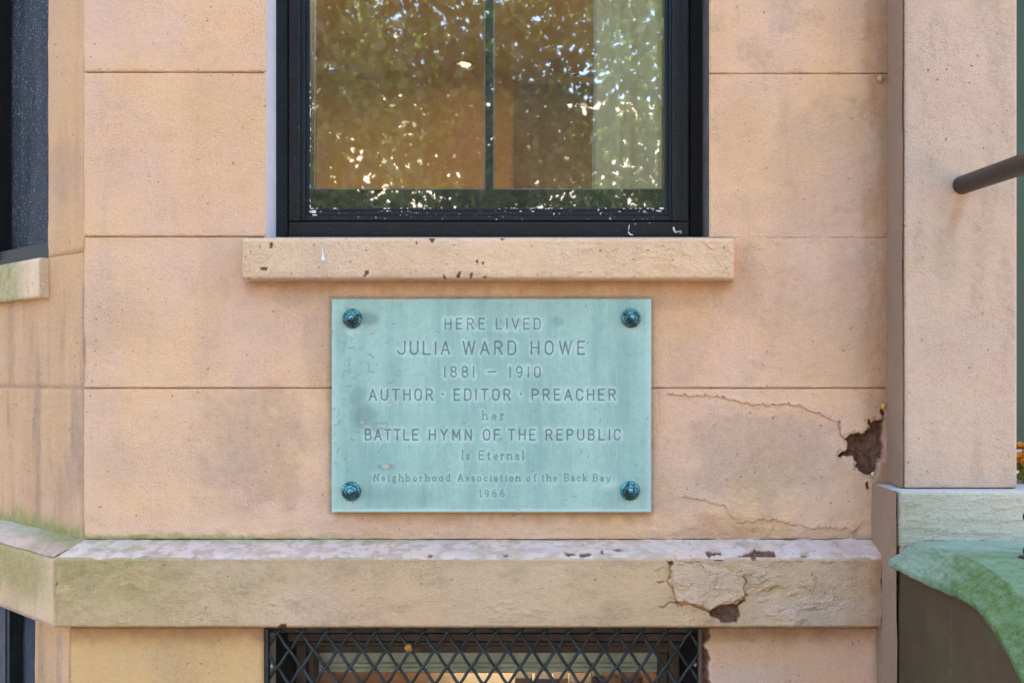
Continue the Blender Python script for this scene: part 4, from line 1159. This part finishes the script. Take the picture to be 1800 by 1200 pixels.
def plaquehf(U, V):
    us = U[0]; vs = V[:, 0]
    G = np.zeros(U.shape); Hh = np.zeros(U.shape)
    for p, q_, wd in SEG:
        m_ = 9.
        i0, i1 = np.searchsorted(us, [min(p[0], q_[0]) - m_, max(p[0], q_[0]) + m_])
        j0, j1 = np.searchsorted(vs, [min(p[1], q_[1]) - m_, max(p[1], q_[1]) + m_])
        if i1 <= i0 or j1 <= j0: continue
        d = segd(U[j0:j1, i0:i1], V[j0:j1, i0:i1], p, q_)
        k = (1.0 if wd > 1.8 else .85) * ss(wd * .5 + .75, wd * .5 - .55, d)
        G[j0:j1, i0:i1] = np.maximum(G[j0:j1, i0:i1], k)
        Hh[j0:j1, i0:i1] = np.maximum(Hh[j0:j1, i0:i1], (1. if wd > 1.8 else .55) * np.exp(-(d / 5.2) ** 2))
    A = zeroA(U)
    stt = np.zeros(U.shape); run = np.zeros(len(us))
    for j in range(len(vs)):
        dv = vs[j] - vs[j - 1] if j else 1
        run = np.maximum(run * math.exp(-dv / 11.), G[j])
        stt[j] = run
    colm = ss(.45, .72, fbm(us / 3.2, us * 0, 201, 3))
    Hh = np.maximum(Hh * (.25 + .8 * ss(.35, .65, fbm(U / 14, V / 10, 203))), stt * colm[None] * .75)
    # rosette wash marks
    for (cx_, cy_) in ((618, 560), (1110, 559), (616, 865), (1108, 863)):
        Hh = np.maximum(Hh, .75 * np.exp(-(np.hypot((U - cx_), (V - cy_ - 14) / 1.1) / 17.) ** 2) * (.5 + .8 * fbm(U / 6, V / 9, 5)))
    Hh = np.maximum(Hh, .8 * np.exp(-(np.hypot((U - 1070) / 14, (V - 850) / 8)) ** 2))
    Hh = np.maximum(Hh, .9 * ss(891, 897, V + (fbm(U / 40, V / 9, 6) - .5) * 5)); Hh = np.maximum(Hh, .5 * ss(1130, 1141, U) + .35 * ss(596, 586, U))
    A[..., 0] = G; A[..., 1] = Hh
    # scratches and scuffs
    rg = np.random.RandomState(5); dk = np.zeros(U.shape)
    for k in range(170):
        if k < 110: cx_, cy_ = rg.uniform(588, 1140), rg.uniform(530, 896)
        else: cx_, cy_ = rg.normal(610, 26), rg.uniform(540, 800)
        a_ = rg.uniform(0, PI); L = rg.uniform(1, 7) if k < 110 else rg.uniform(3, 16)
        p = (cx_ - math.cos(a_) * L / 2, cy_ - math.sin(a_) * L / 2); q_ = (cx_ + math.cos(a_) * L / 2, cy_ + math.sin(a_) * L / 2)
        i0, i1 = np.searchsorted(us, [min(p[0], q_[0]) - 3, max(p[0], q_[0]) + 3]); j0, j1 = np.searchsorted(vs, [min(p[1], q_[1]) - 3, max(p[1], q_[1]) + 3])
        if i1 <= i0 or j1 <= j0: continue
        d = segd(U[j0:j1, i0:i1], V[j0:j1, i0:i1], p, q_)
        dk[j0:j1, i0:i1] = np.maximum(dk[j0:j1, i0:i1], rg.uniform(.25, .75) * np.exp(-(d / rg.uniform(.6, 1.1)) ** 2))
    for (cx_, cy_, rx, ry, k) in ((648, 560, 16, 12, .5), (600, 600, 10, 30, .25), (640, 735, 18, 24, .45), (655, 748, 26, 8, .35), (675, 820, 16, 5, .4), (700, 870, 60, 18, .18), (980, 565, 12, 9, .3), (630, 700, 14, 20, .3)):
        dk = np.maximum(dk, k * dab(U, V, cx_, cy_, rx, ry, int(cx_), .5))
    A[..., 2] = dk
    wt = np.zeros(U.shape)
    for (cx_, cy_, rx, ry) in ((660, 577, 4.5, 3), (655, 583, 2, 2.5), (684, 711, 5, 2.6), (671, 748, 9, 2.0), (636, 742, 4, 1.6), (678, 819, 7, 3.4), (645, 749, 7, 1.6)):
        wt = np.maximum(wt, ss(1.15, .75, np.hypot((U - cx_) / rx, (V - cy_) / ry) + (fbm(U / 3, V / 3, 8) - .5) * .6))
    wt = np.maximum(wt, .8 * ss(.60, .70, fbm(U / 30, V / 4, 207)) * (ss(532, 527, V)))
    A[..., 3] = wt
    h = -.0011 * G - .0003 * dk + (fbm(U / 120, V / 90, 208) - .5) * .0010 + .0004 * (fbm(U / 9, V / 9, 209) - .5)
    e = np.minimum(np.minimum(U - 583, 1145 - U), np.minimum(V - 525, 900 - V))
    h = h - .0012 * ss(1.6, 0, e)
    return h, A
pm, nt, b = newmat('copper_patina'); n = N(nt)
r, g, bl, al = n.mask()
c = n.mix(n.ramp(n.noise(5, 6, .6, n.coord((1, 1, .6))), .32, .68), (.365, .555, .475), (.275, .465, .415))
c = n.mix(n.ramp(n.noise(16, 5, .7, n.coord((1.6, 1, .22))), .42, .70, 0, .62), c, (.17, .30, .29))
c = n.mix(n.ramp(n.noise(28, 5, .65, n.coord((1.6, 1, .3))), .5, .75, 0, .6), c, (.30, .48, .42))
c = n.mix(n.ramp(n.noise(90, 4, .7), .45, .7, 0, .3), c, (.16, .31, .30))
c = n.mix(n.ramp(n.noise(500, 2, .6, n.coord((.35, 1, 1))), .60, .72, 0, .30), c, (.11, .21, .20))
c = n.mix(n.math('MULTIPLY', g, .66), c, (.53, .70, .66))
c = n.mix(bl, c, (.08, .15, .15))
c = n.mix(n.math('MULTIPLY', r, .76), c, (.045, .09, .095))
c = n.mix(al, c, (.45, .44, .35))
nt.links.new(c, b.inputs['Base Color'])
b.inputs['Roughness'].default_value = .52; b.inputs['Specular IOR Level'].default_value = .45
nt.links.new(n.bump(n.noise(180, 4, .65), .0004), b.inputs['Normal'])
PL = empty('memorial_plaque', 'pale green copper memorial plaque with engraved lettering held by four rosettes below the window', 'plaque', (Xp(864), 0, Zp(712)))
rowsd = [(a - 2, b_ + 2, .72) for a, b_ in ((558, 580), (598, 625), (643, 664), (682, 705), (720, 739), (753, 775), (791, 809), (831, 851), (860, 874))]
panel('plate', axis(583, 1145, 2.0, ((638, 1094, .78),)), axis(525, 900, 2.0, rowsd), frontbase(-.016), FN, plaquehf, pm, PL, depth=.010)
bm = bmesh.new(); box(bm, Xp(590), Xp(1138), -.008, .004, Zp(893), Zp(532)); bobj('spacer', bm, simple('spacer_dark', (.05, .045, .04), .8), PL)
rm, nt, b = newmat('rosette_bronze'); n = N(nt)
rr_, rg2, rb_, ra_ = n.mask()
c = n.mix(n.ramp(n.noise(110, 3, .6), .40, .62), (.030, .022, .022), (.015, .10, .125))
c = n.mix(n.math('MULTIPLY', rg2, n.ramp(n.noise(90, 3, .6), .40, .55)), c, (.12, .42, .44))
c = n.mix(rr_, c, (.006, .010, .012))
nt.links.new(c, b.inputs['Base Color']); b.inputs['Roughness'].default_value = .36; b.inputs['Metallic'].default_value = .35
def rosette(px, py, rot):
    nr, ns = 26, 96
    prof = []
    Rr = 17.2 / 900
    bm = bmesh.new(); rings = []; lay = bm.verts.layers.float_color.new('mask')
    for i in range(nr):
        t_ = i / (nr - 1)                   # 0 rim .. 1 centre
        rad = Rr * (1 - t_)
        if t_ < .08: z = .0015 + .004 * t_ / .08
        else: z = .0055 + .0085 * math.sin((t_ - .08) / .92 * PI / 2) ** .9
        rib = 0
        if .06 < t_ < .30: rib = .0022
        elif .34 < t_ < .62: rib = .0026
        if .30 <= t_ <= .35 or .62 <= t_ <= .67: z -= .0030
        if .67 < t_: z += .0022 * math.sqrt(max(0, 1 - ((1 - t_) / .33) ** 2))
        rg_ = []
        for k in range(ns):
            a_ = 2 * PI * k / ns + rot
            f_ = rib * abs(math.sin(a_ * (9 if t_ < .32 else 8)))
            w_ = 1 + .02 * math.sin(a_ * 18) * (t_ < .1)
            gv = 1. if (.28 < t_ < .36 or .60 < t_ < .68) else (max(0, 1 - abs(math.sin(a_ * (9 if t_ < .32 else 8))) * 2.6) if rib else 0.)
            rg_.append(bm.verts.new((Xp(px) + rad * w_ * math.cos(a_), -.016 - z - f_, Zp(py) + rad * w_ * math.sin(a_))) if i < nr - 1 else None)
            if i < nr - 1: rg_[-1][lay] = (gv * .85, max(0, .75 + .5 * math.sin(a_)) * (1 - gv), 0, 1)  # ridge highlights, stronger at the top, and groove shade painted in
        if i == nr - 1:
            cv = bm.verts.new((Xp(px), -.016 - z, Zp(py)))
            for k in range(ns): bm.faces.new((rings[-1][k], rings[-1][(k + 1) % ns], cv))
        else:
            if rings:
                for k in range(ns): bm.faces.new((rings[-1][k], rings[-1][(k + 1) % ns], rg_[(k + 1) % ns], rg_[k]))
            rings.append(rg_)
    o = bobj('rosette_bolt', bm, rm, PL, True)
for i, (a, b_) in enumerate(((618, 559.5), (1110, 558.5), (616, 864), (1108, 863))): rosette(a * 1.0 + (950 - a) * .012, b_ + (660 - b_) * .012, i * .7)

# ------------------------------------------------------------------ entrance pillar, plinth, coping
PIL = empty('entrance_pillar', 'pinkish stucco entrance pillar with a grey green plinth at the right of the wall', 'pillar', (CX + .78, -.05, 0))
YP = -.096; YQ = -.157
XL, XR = CX + .680, Xp(1788, YP)
def pilhf(U, V):
    A = zeroA(U)
    h = und(U, V, 210) * 1.2 - .004 * ss(3, 0, U - 1590) - .004 * ss(3, 0, 1788 - U)
    h = flakes(h, U, V, .5 * dab(U, V, 1650, 835, 60, 20, 3), 17, 24, 9, .0008)
    # rusty stain below the rail socket, with the rail's shade painted in
    A[..., 2] = .34 * dab(U, V, 1660, 430, 18, 70, 4, .7) + .12 * dab(U, V, 1700, 600, 90, 60, 2, .6) + .2 * ss(850, 857, V)
    A[..., 4] = .6 * ss(1., .1, np.hypot((U - 1690 + (V - 345) * .28) / 17, (V - 375) / 62)) * ss(335, 350, V)
    A[..., 2] = np.maximum(A[..., 2], .34 * ss(.52, .70, fbm(U / 26, V / 110, 321, 5)) * (.4 + .6 * ss(.4, .6, fbm(U / 6, V / 8, 322, 3))))
    return h, A
panel('shaft', axis(1590, 1788, 3.), np.concatenate([axis(-930, -20, 30.), axis(-10, 857, 3.)]), frontbase(YP), FN, pilhf, M['stucco_pillar'], PIL, depth=.02)
def sidebase(X):
    def f(U, V): return np.stack([np.full(U.shape, X), U, V], -1)       # U = y, V = z
    return f
def sidehf(seed, amp=1., corner_shade=.35, yb=None):
    def f(U, V):
        A = zeroA(U)
        h = (fbm(U * 20, V * 10, seed) - .5) * .004 * amp
        A[..., 2] = corner_shade * ss(-.05, .0, U + (fbm(U * 40, V * 8, seed + 1) - .5) * .05)  # shade towards the wall, painted darker
        return h, A
    return f
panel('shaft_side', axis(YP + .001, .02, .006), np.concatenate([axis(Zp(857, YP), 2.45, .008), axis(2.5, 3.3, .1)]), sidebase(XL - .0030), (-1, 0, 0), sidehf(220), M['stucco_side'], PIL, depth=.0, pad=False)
bm = bmesh.new(); box(bm, XL + .004, XR - .004, YP + .012, .30, Zp(857, YP), 3.3); box(bm, XR - .004, XR + .0, YP + .003, .9, 1.36, 3.3)
bobj('core', bm, M['stucco_pillar'], PIL)
# plinth
XQ = CX + .650
zq1 = Zp(857, YP) - .001; zq0 = Zp(951, YQ)
def qhf(U, V):
    A = zeroA(U)
    h = und(U, V, 230) * 1.6 - .006 * ss(5, 0, U - 1580) - .005 * ss(5, 0, V - 863)
    h = flakes(h, U, V, .7, 18, 40, 6, .0011)
    A[..., 1] = .22 * ss(1700, 1580, U)
    A[..., 3] = .25 * ss(890, 863, V)
    return h, A
panel('plinth', axis(1580, 1900, 2.2), np.concatenate([axis(863, 960, 2.2)]), frontbase(YQ), FN, qhf, M['plinth'], PIL, depth=.01)
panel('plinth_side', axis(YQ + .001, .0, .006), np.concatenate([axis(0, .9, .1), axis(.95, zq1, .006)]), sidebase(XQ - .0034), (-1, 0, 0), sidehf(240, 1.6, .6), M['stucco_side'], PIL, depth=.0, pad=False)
bm = bmesh.new(); box(bm, XQ + .004, CX + 1.05, YQ + .004, .0, zq1 - .03, zq1 - .001, .004)
bobj('plinth_top', bm, M['plinth'], PIL)
bm = bmesh.new(); box(bm, XQ + .004, CX + 1.05, YQ + .008, .04, 0, zq1 - .03)
bobj('plinth_core', bm, M['stucco_pillar'], PIL)

ST = empty('stoop_side_wall', 'stuccoed stoop side wall, its shade put into the colour, with a curving green coping sweeping down towards the street', 'wall', (CX + .8, -.5, 0))
Upts = [(-.157, -.300), (-.25, -.297), (-.34, -.291), (-.421, -.288), (-.48, -.291), (-.529, -.296), (-.575, -.303), (-.614, -.315), (-.66, -.334), (-.71, -.365), (-.76, -.408), (-.80, -.455), (-.84, -.52), (-.87, -.60), (-.885, -.70), (-.895, -1.6)]
Lpts = [(-.188, -.335), (-.28, -.334), (-.37, -.332), (-.465, -.329), (-.515, -.326), (-.561, -.328), (-.60, -.336), (-.641, -.350), (-.685, -.370), (-.733, -.398), (-.775, -.435), (-.81, -.48), (-.84, -.54), (-.862, -.62), (-.875, -.72), (-.885, -1.6)]
Lpts[0] = (-.1575, -.335)
def dens(pts, k):
    out = []
    for (a, b_), (c_, d_2) in zip(pts, pts[1:]):
        for i in range(k): out.append((a + (c_ - a) * i / k, b_ + (d_2 - b_) * i / k))
    out.append(pts[-1]); return np.array(out)
UU, LL = dens(Upts, 26), dens(Lpts, 26)
nL = len(UU)
def coprow(t_):   # t_: 0 = inner top edge far right, ... chamfer
    return None
# cross-section across: right under, right chamfer, top, left chamfer, lip under
def copmesh():
    tl = np.concatenate([np.linspace(0, 1, 40), [1.02, 1.05]])      # top right -> left edge, then chamfer
    cols = []
    # top surface
    secs = []
    for s_ in np.linspace(0, 1, 46): secs.append(('t', s_))
    for s_ in np.linspace(0, 1, 26)[1:]: secs.append(('c', s_))
    secs += [('l', .5), ('l', 1.), ('u', 1.)]
    P = np.zeros((len(secs), nL, 3)); A = np.zeros((len(secs), nL, 4))
    for i, (k, s_) in enumerate(secs):
        if k == 't': X = CX + .98 + (.681 - .98) * s_; Y = UU[:, 0]; Z = ZC + UU[:, 1]
        elif k == 'c':
            X = CX + .681 + (.630 - .681) * s_; Y = UU[:, 0] + (LL[:, 0] - UU[:, 0]) * s_; Z = ZC + UU[:, 1] + (LL[:, 1] - UU[:, 1]) * s_
        elif k == 'l': X = CX + .632; Y = LL[:, 0] + .006 * s_; Z = ZC + LL[:, 1] - .010 * s_
        else: X = CX + .652; Y = LL[:, 0] + .002; Z = ZC + LL[:, 1] - .009
        n1 = (fbm(UU[:, 0] * 30 + i * .2, np.full(nL, i * .25), 301) - .5) * .0050 + (fbm(UU[:, 0] * 190, np.full(nL, i * .8), 305, 3) - .5) * .0030
        P[i, :, 0] = X - (n1 if k == 'c' else 0); P[i, :, 1] = Y - (n1 if k == 'c' else 0) * .3; P[i, :, 2] = Z + (n1 * .7 if k != 'u' else 0)
        along = -UU[:, 0]
        nz = (fbm(along * 18, np.full(nL, i * .15), 303) - .5)
        fz = (fbm(along * 55, np.full(nL, i * .45), 307, 4) - .5)
        A[i, :, 1] = (.55 if k == 't' else .95) * ss(.22, .50, along + nz * .22 + fz * .25)
        A[i, :, 3] = (.30 if k == 't' else .22) * ss(.40, .15, along + nz * .2 + fz * .3)
        A[i, :, 2] = .35 * ss(.55, .75, fbm(along * 60, np.full(nL, i * .4), 304)) if k == 'c' else 0
    return P, A
P, A = copmesh()
gridmesh('coping', P, A, M['stucco_coping'], ST)
# side wall below coping: columns follow the lower edge
ys = LL[:, 0] + .012; zt_ = ZC + LL[:, 1] - .006
rowsn = 40
P = np.zeros((rowsn, nL, 3)); A = np.zeros((rowsn, nL, 4))
for j in range(rowsn):
    t_ = (j / (rowsn - 1)) ** 1.6
    P[j, :, 0] = CX + .652 - (fbm(ys * 20, np.full(nL, j * .3), 310) - .5) * .004 + .004 * np.exp(-((ys + .41) / .0022) ** 2)
    P[j, :, 1] = ys; P[j, :, 2] = zt_ * (1 - t_)
    A[j, :, 0] = .9 * np.exp(-((ys + .41) / .002) ** 2)
    A[j, :, 1] = .07 * ss(.5, .7, fbm(ys * 12, np.full(nL, j * .3), 311))
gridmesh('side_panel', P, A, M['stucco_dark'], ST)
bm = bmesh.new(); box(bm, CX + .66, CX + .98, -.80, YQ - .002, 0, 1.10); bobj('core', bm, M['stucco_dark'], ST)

# handrail and its post
HR = empty('handrail', 'dark brown iron handrail socketed into the pillar face', 'handrail', (CX + .786, YP, ZC + .356))
bm = bmesh.new()
p0 = Vector((CX + .787, YP + .02, ZC + .356)); p1 = Vector((CX + .787, -.367, ZC + .3445)); p2 = Vector((CX + .787, -.62, ZC + .31)); p3 = Vector((CX + .787, -1.2, ZC + .05))
pts = [p0 + (p1 - p0) * (i / 10) for i in range(11)] + [p2, p3]
tube(bm, pts, .0172, 28)
bobj('rail', bm, M['ironbrown'], HR, True)
bm = bmesh.new()
xp, yp = CX + .772, -.42
zc_ = ZC - .289
tube(bm, [(xp, yp, zc_), (xp, yp, zc_ + .40), (xp + .02, yp, ZC + .33)], .006, 10)
ball(bm, (xp, yp, zc_ + .012), .0095, sub=3); ball(bm, (xp, yp, zc_ + .066), .0095, sub=3)
tube(bm, [(xp, yp, zc_ - .003), (xp, yp, zc_ + .004)], .016, 16)
bobj('post', bm, M['ironbrown'], HR, True)

# ------------------------------------------------------------------ entrance recess: floor, door, planter
bm = bmesh.new(); box(bm, CX + .90, 4.15, YQ + .21, 1.14, 0, 1.20); st('entrance_landing', bm, simple('landing_stone', (.62, .60, .55), .8))
bm = bmesh.new(); box(bm, XR, 4.15, .31, 1.14, 3.3, 3.42); st('entrance_ceiling', bm, simple('landing_ceiling', (.6, .55, .5), .8))
bm = bmesh.new(); box(bm, CX + .95, CX + 2.0, 1.0, 1.05, Zp(788, 1.0), 3.3, .004)
box(bm, CX + 1.45, CX + 1.9, .985, 1.0, 1.9, 3.0, .004)
o = bobj('front_door', bm, simple('door_green', (.03, .085, .055), .4, nscale=3)); tag(o, 'dark green entrance door in the recess behind the pillar', 'door')
bm = bmesh.new(); box(bm, CX + .95, CX + 2.0, .98, 1.06, 1.20, Zp(788, 1.0) - .002, .004)
o = bobj('door_threshold', bm, simple('threshold_white', (.85, .84, .80), .6)); tag(o, 'white panel under the green door behind the pillar', 'door panel')
fp = empty('flower_pot', 'white pot of orange and yellow green flowers behind the pillar', 'flower pot', (CX + 1.20, .30, 1.20))
bm = bmesh.new(); tube(bm, [(CX + 1.20, .30, 1.20), (CX + 1.20, .30, 1.35), (CX + 1.2, .3, 1.36)], [.10, .145, .15], 24); bobj('pot', bm, simple('pot_white', (.85, .84, .78), .5), fp, True)
rng = random.Random(8)
for nm, mt, zr, cnt in (('foliage', simple('plant_olive', (.30, .33, .05), .7), (1.36, 1.41), 160), ('blossom', simple('blossom_orange', (.85, .32, .02), .6), (1.40, 1.45), 120)):
    bm = bmesh.new()
    for k in range(cnt):
        a_ = rng.uniform(0, 2 * PI); r_ = .15 * math.sqrt(rng.random())
        ball(bm, (CX + 1.2 + r_ * math.cos(a_), .3 + r_ * math.sin(a_), rng.uniform(*zr)), rng.uniform(.008, .016), (1, 1, .6), 1)
    bobj(nm, bm, mt, fp)

# ------------------------------------------------------------------ ground, street and what the panes mirror
def sheet(name, x0, x1, y0, y1, z, mat):
    bm = bmesh.new(); vs = [bm.verts.new(c) for c in ((x0, y0, z), (x1, y0, z), (x1, y1, z), (x0, y1, z))]; bm.faces.new(vs)
    return st(name, bm, mat)
sheet('ground', -200, 200, -300, 100, -.02, simple('soil', (.10, .085, .06), .95, nscale=.6))
sheet('front_garden', -12, 12, -4.5, 0.2, -.012, simple('garden_paving', (.42, .32, .25), .9, nscale=2))
sheet('pavement', -60, 60, -7.8, -4.5, -.006, simple('brick_paving', (.36, .20, .14), .9, nscale=8))
sheet('street', -60, 60, -19, -12.2, -.10 + .088, simple('asphalt', (.06, .06, .06), .9))
sheet('lawn', -60, 60, -12.2, -7.8, -.004, simple('lawn_green', (.07, .11, .03), .9))
lm_, nt, b = newmat('leaf_green'); n = N(nt)
ao = nt.nodes.new('ShaderNodeObjectInfo')
nt.links.new(n.mix(n.ramp(n.noise(1.6, 4, .7), .35, .65), (.025, .055, .010), (.10, .16, .02)), b.inputs['Base Color'])
b.inputs['Roughness'].default_value = .42
tl_ = nt.nodes.new('ShaderNodeBsdfTranslucent'); tl_.inputs[0].default_value = (.20, .32, .03, 1)
mx = nt.nodes.new('ShaderNodeMixShader'); mx.inputs[0].default_value = .35
nt.links.new(b.outputs[0], mx.inputs[1]); nt.links.new(tl_.outputs[0], mx.inputs[2]); nt.links.new(mx.outputs[0], nt.nodes['Material Output'].inputs[0])
bark = simple('bark', (.10, .075, .055), .9, bump=.01, bscale=20)
def tree(x0, y0, h, r, z0, nleaf, seed, lab, leaf=.12, name='street_tree'):
    rs = np.random.RandomState(seed)
    t_ = empty(name, lab, 'tree', (x0, y0, 0), 'trees in front of the houses')
    bm = bmesh.new()
    tube(bm, [(x0, y0, -.05), (x0 + .05, y0, z0 * .6), (x0 - .04, y0 + .05, z0 + .6), (x0 + .1, y0, h * .8)], [.16, .13, .10, .03], 10)
    for k in range(14):
        a_ = rs.uniform(0, 2 * PI); zz = rs.uniform(z0 * .7, h * .7); rr = r * rs.uniform(.5, .9)
        tube(bm, [(x0, y0, zz), (x0 + .5 * rr * math.cos(a_), y0 + .5 * rr * math.sin(a_), zz + .35), (x0 + rr * math.cos(a_), y0 + rr * math.sin(a_), zz + .9)], [.05, .03, .01], 6)
    bobj('trunk', bm, bark, t_, True)
    # leaf clumps
    nc_ = 150
    cc = rs.normal(size=(nc_, 3)); cc /= np.linalg.norm(cc, axis=1)[:, None]; cc *= rs.uniform(.25, 1, (nc_, 1)) ** .5
    cen = np.array([x0, y0, (z0 + h) / 2]); sc = np.array([r, r, (h - z0) / 2])
    cc = cen + cc * sc
    ci = rs.randint(0, nc_, nleaf)
    p = cc[ci] + rs.normal(size=(nleaf, 3)) * .22
    a_ = rs.normal(size=(nleaf, 3)); a_ /= np.linalg.norm(a_, axis=1)[:, None]
    b2 = np.cross(a_, rs.normal(size=(nleaf, 3))); b2 /= np.linalg.norm(b2, axis=1)[:, None]
    L = rs.uniform(.6, 1.2, (nleaf, 1)) * leaf
    v = np.stack([p - a_ * L * .5, p + b2 * L * .28, p + a_ * L * .5, p - b2 * L * .28], 1).reshape(-1, 3)
    me = bpy.data.meshes.new('crown')
    me.vertices.add(len(v)); me.vertices.foreach_set('co', v.reshape(-1).astype(np.float32))
    me.loops.add(len(v)); me.loops.foreach_set('vertex_index', np.arange(len(v), dtype=np.int32))
    me.polygons.add(nleaf); me.polygons.foreach_set('loop_start', (np.arange(nleaf) * 4).astype(np.int32))
    me.update(calc_edges=True)
    link('crown', me, t_, lm_)
tree(-1.9, -7.6, 7.0, 2.1, 1.6, 25000, 1, 'leafy magnolia tree opposite the window, mirrored in its left pane')
tree(1.2, -7.9, 7.4, 2.2, 1.6, 25000, 2, 'leafy magnolia tree opposite the window, mirrored in its right pane')
tree(-5.4, -8.2, 6.6, 2.0, 1.8, 9000, 3, 'leafy magnolia tree farther left along the pavement')
tree(4.9, -8.4, 6.6, 2.0, 1.8, 9000, 4, 'leafy magnolia tree farther right along the pavement')
tree(-.4, -12.0, 9.0, 2.7, 2.2, 14000, 5, 'sunlit tree at the street edge behind the magnolias, in the middle')
tree(-4.6, -12.4, 9.0, 2.6, 2.2, 11000, 6, 'sunlit tree at the street edge behind the magnolias, on the left')
tree(4.0, -12.4, 9.0, 2.6, 2.2, 11000, 7, 'sunlit tree at the street edge behind the magnolias, on the right')
# houses across the street
def opp(x0, x1, hgt, col, lab):
    t_ = empty('stone_house', lab, 'house', ((x0 + x1) / 2, -27, 0), 'houses across the street')
    bm = bmesh.new(); box(bm, x0, x1 - .05, -36, -27, -.02, hgt); box(bm, x0 - .1, x1 + .05, -27.3, -26.7, hgt, hgt + .5, .05); bobj('wall', bm, simple('stone_%d' % int(x0), col, .9, nscale=3), t_)
    k = 3
    for i in range(k):
        for j in range(int(hgt // 3.2)):
            cx_ = x0 + (x1 - x0) * (i + .5) / k; z = 1.2 + j * 3.2
            bm = bmesh.new(); box(bm, cx_ - .6, cx_ + .6, -27.0, -26.93, z - .1, z + 1.9); f = bobj('window', bm, simple('frame_w', (.6, .6, .55), .6), t_)
            bm = bmesh.new(); box(bm, cx_ - .5, cx_ + .5, -26.93, -26.92, z, z + 1.8); bobj('pane', bm, simple('pane_dark', (.03, .035, .04), .08), f)
opp(-22, -12, 9, (.55, .42, .34), 'pinkish stone house across the street, leftmost as mirrored')
opp(-12, -3, 8.5, (.62, .54, .44), 'buff stone house across the street opposite the bay')
opp(-3, 6, 8.2, (.66, .60, .54), 'pale stone house straight across the street')
opp(6, 16, 10, (.58, .46, .38), 'tan stone house across the street opposite the entrance')
